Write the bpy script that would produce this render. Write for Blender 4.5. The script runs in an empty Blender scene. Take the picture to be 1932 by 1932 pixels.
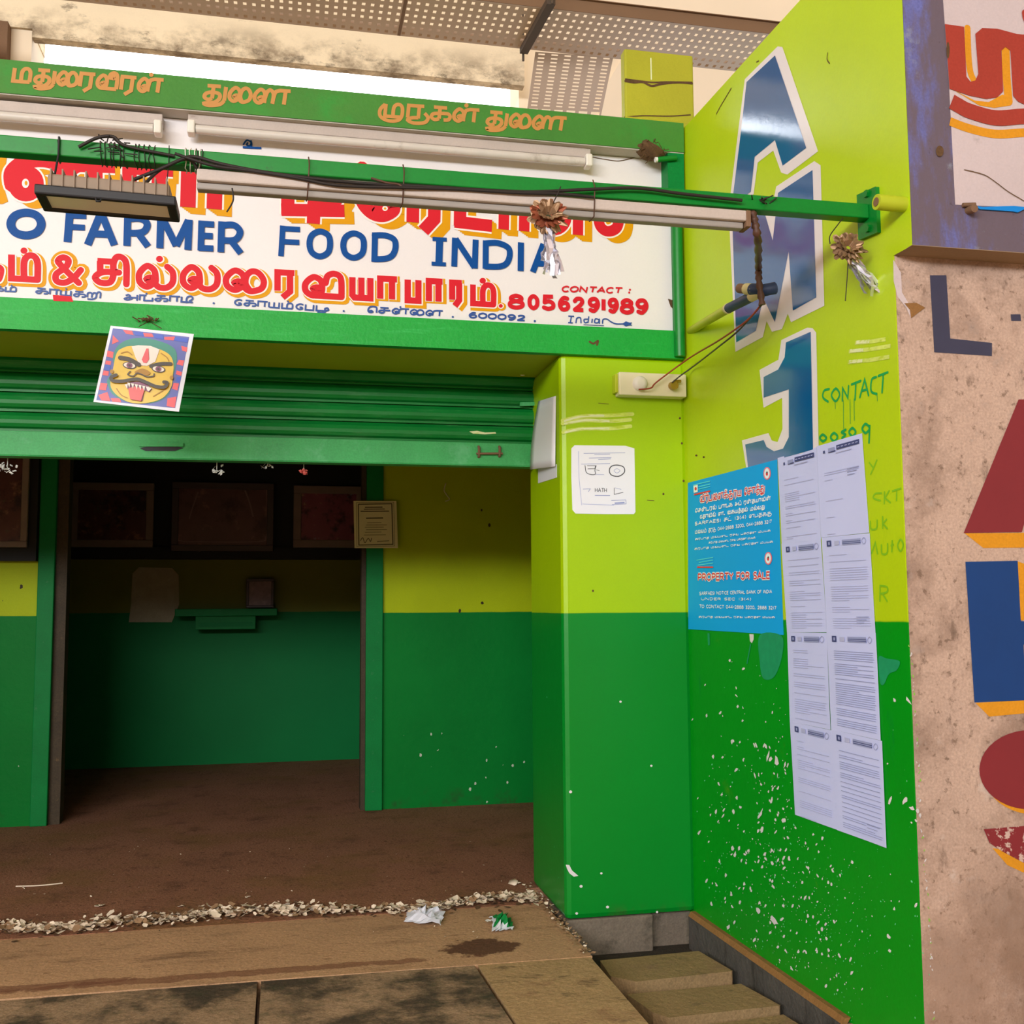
import bpy, bmesh, math, random
from mathutils import Vector, Matrix
import numpy as np

C = bpy.context.scene.collection
SC = bpy.context.scene
# ------------------------------------------------------------------ camera
EYE = 1.2
F_PX = 1994.5
yaw, pit, rol = (math.radians(a) for a in (12.12, 5.0155, -0.3877))
cy, sy, cp, sp, cr, sr = math.cos(yaw), math.sin(yaw), math.cos(pit), math.sin(pit), math.cos(rol), math.sin(rol)
FWD = Vector((sy * cp, cy * cp, sp))
_rt = Vector((cy, -sy, 0)); _up = _rt.cross(FWD)
RT = _rt * cr + _up * sr
UP = -_rt * sr + _up * cr
CAM = Vector((0, 0, EYE))
cam = bpy.data.cameras.new('camera')
cam.sensor_width = 36; cam.lens = 36 * F_PX / 1932; cam.clip_start = 0.05
camo = bpy.data.objects.new('camera', cam); C.objects.link(camo)
camo.matrix_world = Matrix(((RT.x, UP.x, -FWD.x, 0), (RT.y, UP.y, -FWD.y, 0), (RT.z, UP.z, -FWD.z, EYE), (0, 0, 0, 1)))
SC.camera = camo
# ------------------------------------------------------------------ world, light, exposure
w = bpy.data.worlds.new('sky'); SC.world = w; w.use_nodes = True
bg = w.node_tree.nodes['Background']
bg.inputs[0].default_value = (0.93, 0.96, 1.0, 1)
# hazy white sky, far brighter low in the north where the sun stands behind the building
_nt = w.node_tree; _tc = _nt.nodes.new('ShaderNodeTexCoord'); _dt = _nt.nodes.new('ShaderNodeVectorMath'); _dt.operation = 'DOT_PRODUCT'
_dt.inputs[1].default_value = Vector((-.05, .88, .47)).normalized(); _nt.links.new(_tc.outputs['Generated'], _dt.inputs[0])
_mr = _nt.nodes.new('ShaderNodeMapRange'); _mr.interpolation_type = 'SMOOTHSTEP'; _nt.links.new(_dt.outputs['Value'], _mr.inputs[0])
_mr.inputs[1].default_value = .80; _mr.inputs[2].default_value = .97; _mr.inputs[3].default_value = 1.3; _mr.inputs[4].default_value = 9.0
_nt.links.new(_mr.outputs[0], bg.inputs[1])
def area_light(name, loc, aim, sx, sy_, power, col):
    l = bpy.data.lights.new(name, 'AREA'); l.shape = 'RECTANGLE'; l.size = sx; l.size_y = sy_
    l.energy = power; l.color = col
    o = bpy.data.objects.new(name, l); C.objects.link(o); o.location = loc
    o.rotation_euler = (Vector(aim) - Vector(loc)).to_track_quat('-Z', 'Y').to_euler()
    return o
# daylight coming in through the open street side of the covered market lane
area_light('street_daylight', (-5.0, -6.6, 4.2), (0.4, 4.5, 1.2), 10.0, 1.4, 1230, (0.98, 0.99, 1.0))
SC.view_settings.view_transform = 'Standard'; SC.view_settings.look = 'None'
SC.view_settings.gamma = 1; SC.view_settings.use_curve_mapping = False
SC.view_settings.exposure = 0.0

# ------------------------------------------------------------------ helpers: colours and materials
def lin(c):
    c = c / 255.0
    return c / 12.92 if c <= 0.04045 else ((c + 0.055) / 1.055) ** 2.4
def rgb(r, g, b): return (lin(r), lin(g), lin(b), 1.0)
def node(nt, t, **k):
    n = nt.nodes.new(t)
    for a, b in k.items(): setattr(n, a, b)
    return n
def math_n(nt, op, a, b=None, c=None):
    n = node(nt, 'ShaderNodeMath', operation=op)
    for i, v in enumerate((a, b, c)):
        if v is None: continue
        if isinstance(v, (int, float)): n.inputs[i].default_value = v
        else: nt.links.new(v, n.inputs[i])
    return n.outputs[0]
def mix_n(nt, fac, a, b, blend='MIX'):
    n = node(nt, 'ShaderNodeMix', data_type='RGBA', blend_type=blend)
    for s, v in ((0, fac), (6, a), (7, b)):
        if isinstance(v, (int, float)): n.inputs[s].default_value = v
        elif isinstance(v, tuple): n.inputs[s].default_value = v
        else: nt.links.new(v, n.inputs[s])
    return n.outputs[2]
def ramp_n(nt, v, lo, hi):
    n = node(nt, 'ShaderNodeMapRange', interpolation_type='SMOOTHSTEP')
    nt.links.new(v, n.inputs[0]); n.inputs[1].default_value = lo; n.inputs[2].default_value = hi
    return n.outputs[0]
def noise_n(nt, pos, scale, detail=4, rough=0.6, stretch=None):
    if stretch:
        m = node(nt, 'ShaderNodeMapping'); m.inputs['Scale'].default_value = stretch
        nt.links.new(pos, m.inputs[0]); pos = m.outputs[0]
    n = node(nt, 'ShaderNodeTexNoise'); n.inputs['Scale'].default_value = scale
    n.inputs['Detail'].default_value = detail; n.inputs['Roughness'].default_value = rough
    nt.links.new(pos, n.inputs['Vector'])
    return n.outputs[0]
MATS = {}
def mat(name, col, rough=0.6, var=0.12, scale=3.0, metal=0.0, bump=0.0, bscale=60, stains=(), chips=None, split=None, emit=None, alpha=None, spec=0.35, fine=0.0, spots=()):
    """painted / bare surfaces; stains = (colour, scale, lo, hi, amount, stretch)"""
    m = bpy.data.materials.new(name); m.use_nodes = True; nt = m.node_tree
    b = nt.nodes['Principled BSDF']; b.inputs['Roughness'].default_value = rough; b.inputs['Metallic'].default_value = metal
    b.inputs['Specular IOR Level'].default_value = spec
    geo = node(nt, 'ShaderNodeNewGeometry'); pos = geo.outputs['Position']
    base = col
    sep = node(nt, 'ShaderNodeSeparateXYZ'); nt.links.new(pos, sep.inputs[0])
    if split:      # two-tone paint: split = (height, upper colour, wobble)
        zl, up_col, wob = split
        nz = noise_n(nt, pos, 6.0, 3)
        z = math_n(nt, 'ADD', sep.outputs[2], math_n(nt, 'MULTIPLY', math_n(nt, 'SUBTRACT', nz, 0.5), wob))
        f = ramp_n(nt, z, zl - 0.003, zl + 0.003)
        base = mix_n(nt, f, col, up_col)
    n1 = noise_n(nt, pos, scale, 6)
    k = math_n(nt, 'MULTIPLY_ADD', math_n(nt, 'SUBTRACT', n1, 0.5), 2.4 * var, 1.0)
    if fine:
        n2 = noise_n(nt, pos, 140, 2)
        k = math_n(nt, 'MULTIPLY', k, math_n(nt, 'MULTIPLY_ADD', math_n(nt, 'SUBTRACT', n2, 0.5), 2.4 * fine, 1.0))
    comb = node(nt, 'ShaderNodeCombineXYZ')
    for i in range(3): nt.links.new(k, comb.inputs[i])
    c = mix_n(nt, 1.0, base, comb.outputs[0], 'MULTIPLY')
    for s in stains:
        scol, ssc, lo, hi, amt = s[:5]
        ns = noise_n(nt, pos, ssc, 8, 0.68, s[5] if len(s) > 5 else None)
        f = math_n(nt, 'MULTIPLY', ramp_n(nt, ns, lo, hi), amt)
        if len(s) > 6:   # only between two heights (soft)
            f = math_n(nt, 'MULTIPLY', f, ramp_n(nt, sep.outputs[2], s[6], s[7]))
        c = mix_n(nt, f, c, scol)
    for (sx_, sy2, rx, ry, scol, amt) in spots:      # spills and dirt lines with a ragged edge, on the ground
        mp = node(nt, 'ShaderNodeMapping', vector_type='POINT'); mp.inputs['Scale'].default_value = (1 / rx, 1 / ry, 0); mp.inputs['Location'].default_value = (-sx_ / rx, -sy2 / ry, 0)
        nt.links.new(pos, mp.inputs[0]); ln = node(nt, 'ShaderNodeVectorMath', operation='LENGTH'); nt.links.new(mp.outputs[0], ln.inputs[0])
        dd = math_n(nt, 'ADD', ln.outputs['Value'], math_n(nt, 'MULTIPLY', math_n(nt, 'SUBTRACT', noise_n(nt, pos, 11, 8, .65), .5), 2.2))
        f = math_n(nt, 'MULTIPLY', ramp_n(nt, dd, 1.12, .85), amt); c = mix_n(nt, f, c, scol)
    if chips:       # flaked paint: chips = (colour, scale, size, share of cells, z where dense, z where none)
        for (ccol, csc, size, share, zd, zn) in chips:
            mp = node(nt, 'ShaderNodeMapping'); mp.inputs['Scale'].default_value = (1, 1, 0.7); nt.links.new(pos, mp.inputs[0])
            vo = node(nt, 'ShaderNodeTexVoronoi'); vo.inputs['Scale'].default_value = csc; nt.links.new(mp.outputs[0], vo.inputs['Vector'])
            sc_ = node(nt, 'ShaderNodeSeparateColor'); nt.links.new(vo.outputs['Color'], sc_.inputs[0])
            nn = noise_n(nt, pos, csc * 2.2, 2)
            d = math_n(nt, 'ADD', vo.outputs['Distance'], math_n(nt, 'MULTIPLY', math_n(nt, 'SUBTRACT', nn, 0.5), 0.35))
            big = noise_n(nt, pos, 2.2, 2)
            dens = math_n(nt, 'MULTIPLY', ramp_n(nt, sep.outputs[2], zn, zd), math_n(nt, 'MULTIPLY', ramp_n(nt, big, 0.35, 0.62), share))
            rs = math_n(nt, 'MULTIPLY', sc_.outputs[1], size)
            f = math_n(nt, 'MULTIPLY', math_n(nt, 'LESS_THAN', d, rs), math_n(nt, 'LESS_THAN', sc_.outputs[0], dens))
            c = mix_n(nt, f, c, ccol)
    nt.links.new(c, b.inputs['Base Color'])
    if emit:
        b.inputs['Emission Color'].default_value = emit[0]; b.inputs['Emission Strength'].default_value = emit[1]
    if alpha is not None: b.inputs['Alpha'].default_value = alpha
    if bump:
        bn = node(nt, 'ShaderNodeBump'); bn.inputs['Strength'].default_value = bump; bn.inputs['Distance'].default_value = 0.01
        nt.links.new(noise_n(nt, pos, bscale, 6), bn.inputs['Height']); nt.links.new(bn.outputs[0], b.inputs['Normal'])
    MATS[name] = m
    return m

# ------------------------------------------------------------------ helpers: geometry
class Plane:
    """a plane to draw on: origin O, in-plane axes U, V, normal N (towards the viewer's side)"""
    def __init__(s, O, U, V, N): s.O, s.U, s.V, s.N = Vector(O), Vector(U).normalized(), Vector(V).normalized(), Vector(N).normalized()
    def uv(s, px, py):
        d = FWD + RT * ((px - 966) / F_PX) - UP * ((py - 966) / F_PX)
        t = (s.O - CAM).dot(s.N) / d.dot(s.N)
        p = CAM + d * t - s.O
        return (p.dot(s.U), p.dot(s.V))
    def at(s, u, v, off=0.0): return s.O + s.U * u + s.V * v + s.N * off
    def px(s, px, py, off=0.0): return s.at(*s.uv(px, py), off)
    def ppm(s, px, py):
        p = s.px(px, py); return F_PX / (p - CAM).dot(FWD)
def PY(Y): return Plane((0, Y, EYE), (1, 0, 0), (0, 0, 1), (0, -1, 0))
def PX(X): return Plane((X, 0, EYE), (0, 1, 0), (0, 0, 1), (-1, 0, 0))
def PZ(Z): return Plane((0, 0, Z), (1, 0, 0), (0, 1, 0), (0, 0, 1 if Z < EYE else -1))
TD = math.tan(math.radians(-1.796)); X0 = 1.7060
WU = Vector((TD, 1, 0)).normalized(); WN = Vector((-1, TD, 0)).normalized()
def PW(off=0.0): return Plane(Vector((X0, 0, EYE)) + WN * off, WU, (0, 0, 1), WN)
def wall_x(y): return X0 + TD * y

def crm(pts, n=8, closed=False):
    pts = [Vector(p) for p in pts]
    if len(pts) < 3: return pts
    out = []; N = len(pts)
    rng = range(N if closed else N - 1)
    for i in rng:
        if closed: p0, p1, p2, p3 = pts[(i - 1) % N], pts[i], pts[(i + 1) % N], pts[(i + 2) % N]
        else: p0, p1, p2, p3 = pts[max(i - 1, 0)], pts[i], pts[i + 1], pts[min(i + 2, N - 1)]
        for k in range(n):
            t = k / n
            out.append(0.5 * ((2 * p1) + (p2 - p0) * t + (2 * p0 - 5 * p1 + 4 * p2 - p3) * t * t + (3 * p1 - p0 - 3 * p2 + p3) * t ** 3))
    out.append(pts[0].copy() if closed else pts[-1].copy())
    return out

class MB:
    def __init__(s): s.v = []; s.f = []; s.m = []; s.sm = []; s.mats = []
    def mi(s, m):
        if m not in s.mats: s.mats.append(m)
        return s.mats.index(m)
    def add(s, vs, fs, m, smooth=False):
        b = len(s.v); s.v += [tuple(v) for v in vs]; k = s.mi(m)
        for f in fs: s.f.append([b + i for i in f]); s.m.append(k); s.sm.append(smooth)
    def box(s, a, b, m):
        x0, y0, z0 = a; x1, y1, z1 = b
        s.add([(x0, y0, z0), (x1, y0, z0), (x1, y1, z0), (x0, y1, z0), (x0, y0, z1), (x1, y0, z1), (x1, y1, z1), (x0, y1, z1)],
              [(0, 3, 2, 1), (4, 5, 6, 7), (0, 1, 5, 4), (1, 2, 6, 5), (2, 3, 7, 6), (3, 0, 4, 7)], m)
    def hexa(s, p, m):   # 8 corners: 4 bottom ring, 4 top ring
        s.add(p, [(0, 3, 2, 1), (4, 5, 6, 7), (0, 1, 5, 4), (1, 2, 6, 5), (2, 3, 7, 6), (3, 0, 4, 7)], m)
    def prism(s, pts, ext, m, m_side=None):
        pts = [Vector(p) for p in pts]; ext = Vector(ext); n = len(pts)
        nrm = Vector((0, 0, 0))
        for i in range(n): nrm += (pts[i] - pts[0]).cross(pts[(i + 1) % n] - pts[0])
        if nrm.dot(ext) > 0: pts = pts[::-1]
        v = pts + [p + ext for p in pts]
        s.add(v, [tuple(range(n)), tuple(range(2 * n - 1, n - 1, -1))], m)
        s.add(v, [(i, n + i, n + (i + 1) % n, (i + 1) % n) for i in range(n)], m_side or m)
    def tube(s, path, r, m, n=10, caps=True, smooth=True, rad=None):
        path = [Vector(p) for p in path]; rings = []
        t0 = (path[1] - path[0]).normalized()
        a = t0.cross(Vector((0, 0, 1)));
        if a.length < 1e-3: a = t0.cross(Vector((0, 1, 0)))
        a.normalize(); vs = []
        for i, p in enumerate(path):
            t = (path[min(i + 1, len(path) - 1)] - path[max(i - 1, 0)])
            if t.length < 1e-9: t = t0
            t.normalize()
            a = (a - t * a.dot(t)).normalized(); b = t.cross(a)
            rr = rad[i] if rad else r
            for k in range(n):
                th = 2 * math.pi * k / n
                vs.append(p + (a * math.cos(th) + b * math.sin(th)) * rr)
        fs = []
        for i in range(len(path) - 1):
            for k in range(n):
                fs.append((i * n + k, i * n + (k + 1) % n, (i + 1) * n + (k + 1) % n, (i + 1) * n + k))
        s.add(vs, fs, m, smooth)
        if caps:
            s.add(vs[:n], [tuple(range(n - 1, -1, -1))], m); s.add(vs[-n:], [tuple(range(n))], m)
    def sheet(s, fn, nu, nv, m, smooth=True):
        vs = [fn(i / nu, j / nv) for j in range(nv + 1) for i in range(nu + 1)]
        fs = [(j * (nu + 1) + i, j * (nu + 1) + i + 1, (j + 1) * (nu + 1) + i + 1, (j + 1) * (nu + 1) + i) for j in range(nv) for i in range(nu)]
        s.add(vs, fs, m, smooth)
    def build(s, name, parent=None, bevel=0.0, solid=0.0, at=None, **props):
        me = bpy.data.meshes.new(name)
        base = Vector(at) if at is not None else Vector((0, 0, 0))
        if at is None and parent is None and s.v:   # own origin: the foot of its bounding box
            xs = np.array(s.v); base = Vector(((xs[:, 0].min() + xs[:, 0].max()) / 2, (xs[:, 1].min() + xs[:, 1].max()) / 2, xs[:, 2].min()))
        if parent is not None: base = parent.location.copy() if parent.parent is None else parent.location + parent.parent.location
        me.from_pydata([tuple(Vector(v) - base) for v in s.v], [], s.f)
        for m in s.mats: me.materials.append(m)
        me.polygons.foreach_set('material_index', s.m); me.polygons.foreach_set('use_smooth', s.sm)
        me.update()
        o = bpy.data.objects.new(name, me); C.objects.link(o)
        if parent is not None: o.parent = parent
        else: o.location = base
        if bevel:
            b = o.modifiers.new('bevel', 'BEVEL'); b.width = bevel; b.segments = 2; b.limit_method = 'ANGLE'
        if solid:
            b = o.modifiers.new('thickness', 'SOLIDIFY'); b.thickness = solid; b.offset = 0
        for k, v in props.items(): o[k] = v
        return o
def thing(name, label, cat, loc, group=None):
    o = bpy.data.objects.new(name, None); C.objects.link(o); o.location = loc; o.empty_display_size = 0.05
    o['label'] = label; o['category'] = cat
    if group: o['group'] = group
    return o
def S(**k): return dict(kind='structure', **k)
def tag(o, label, cat, group=None, kind=None):
    o['label'] = label; o['category'] = cat
    if group: o['group'] = group
    if kind: o['kind'] = kind
    return o

class Draw:
    """flat paint or print on a plane, traced in view coordinates of region (x0, y0, scale)"""
    def __init__(s, plane, region=(0, 0, 1), lift=0.0012): s.P = plane; s.r = region; s.lift = lift; s.mb = MB(); s.k = 0; s.i = 0
    def reg(s, x0, y0, sc): s.r = (x0, y0, sc); return s
    def uv(s, p): return Vector(s.P.uv(s.r[0] + p[0] / s.r[2], s.r[1] + p[1] / s.r[2]))
    def unit(s, p): return 1.0 / (s.r[2] * s.P.ppm(s.r[0] + p[0] / s.r[2], s.r[1] + p[1] / s.r[2]))
    def face(s, uvs, m, lv):
        a = sum(uvs[i][0] * uvs[(i + 1) % len(uvs)][1] - uvs[(i + 1) % len(uvs)][0] * uvs[i][1] for i in range(len(uvs)))
        if (s.P.U.cross(s.P.V)).dot(s.P.N) < 0: a = -a
        if a < 0: uvs = uvs[::-1]
        s.i += 1
        h = s.lift * (1 + lv + .038 * (s.k % 21) + .003 * (s.i * 11 % 37))   # brush strokes lie one over the other
        s.mb.add([s.P.at(u[0], u[1], h) for u in uvs], [tuple(range(len(uvs)))], m)
    def poly(s, pts, m, lv=0, smooth=False, d=(0, 0)):
        s.k += 1; pts = [(p[0] + d[0], p[1] + d[1]) for p in pts]
        if smooth: pts = [(p.x, p.y) for p in crm([(p[0], p[1], 0) for p in pts], 6, True)[:-1]]
        s.face([s.uv(p) for p in pts], m, lv)
    def ell(s, c, rx, ry, m, lv=0, n=28, rot=0.0):
        cr_, sr_ = math.cos(rot), math.sin(rot); pts = []
        for k in range(n):
            a = 2 * math.pi * k / n; x, y = rx * math.cos(a), ry * math.sin(a)
            pts.append((c[0] + x * cr_ - y * sr_, c[1] + x * sr_ + y * cr_))
        s.poly(pts, m, lv)
    def stroke_uv(s, q, wd, m, lv=0, round_=True, closed=False):
        s.k += 1; q = [Vector((a[0], a[1])) for a in q]; n = len(q)
        if closed: q = q + [q[0]]
        h = wd / 2
        def join(p, k=10):
            s.face([(p.x + h * math.cos(2 * math.pi * i / k), p.y + h * math.sin(2 * math.pi * i / k)) for i in range(k)], m, lv)
        L, R = [], []
        for i in range(len(q)):
            a = q[max(i - 1, 0)]; b = q[min(i + 1, len(q) - 1)]
            if closed and i in (0, len(q) - 1): a, b = q[-2], q[1]
            d1 = (q[i] - a); d2 = (b - q[i])
            if d1.length < 1e-9: d1 = d2
            if d2.length < 1e-9: d2 = d1
            if d1.length < 1e-9: continue
            d1.normalize(); d2.normalize(); t = d1 + d2
            if t.length < 0.2: t = d2
            t.normalize(); nn = Vector((-t.y, t.x)); k = 1.0 / max(0.45, nn.dot(Vector((-d2.y, d2.x))))
            L.append(q[i] + nn * h * k); R.append(q[i] - nn * h * k)
        for i in range(len(L) - 1): s.face([L[i], L[i + 1], R[i + 1], R[i]], m, lv)
        if round_: join(q[0]); join(q[-1])
    def line(s, pts, wd, m, lv=0, d=(0, 0), rnd=False):
        u = s.unit(pts[0]); s.stroke_uv([s.uv((p[0] + d[0], p[1] + d[1])) for p in pts], wd * u, m, lv, rnd)
    def curve(s, pts, wd, m, lv=0, d=(0, 0), rnd=True, closed=False, n=7):
        u = s.unit(pts[0]); q = crm([(p[0] + d[0], p[1] + d[1], 0) for p in pts], n, closed)
        if closed: q = q[:-1]
        s.stroke_uv([s.uv((p.x, p.y)) for p in q], wd * u, m, lv, rnd, closed)
    def strokes(s, L, wd, m, lv=0, d=(0, 0), rnd=False):
        for t, pts in L:
            if t == 'l': s.line(pts, wd, m, lv, d, rnd)
            elif t == 's': s.curve(pts, wd, m, lv, d)
            elif t == 'o': s.curve(pts, wd, m, lv, d, closed=True)
            elif t == 'p': s.poly(pts, m, lv, d=d)
            elif t == 'd': s.ell((pts[0] + d[0], pts[1] + d[1]), pts[2] + (wd / 2 if len(pts) > 3 else 0), pts[2] + (wd / 2 if len(pts) > 3 else 0), m, lv)
    def build(s, name, parent=None, **k): return s.mb.build(name, parent, **k)

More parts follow.
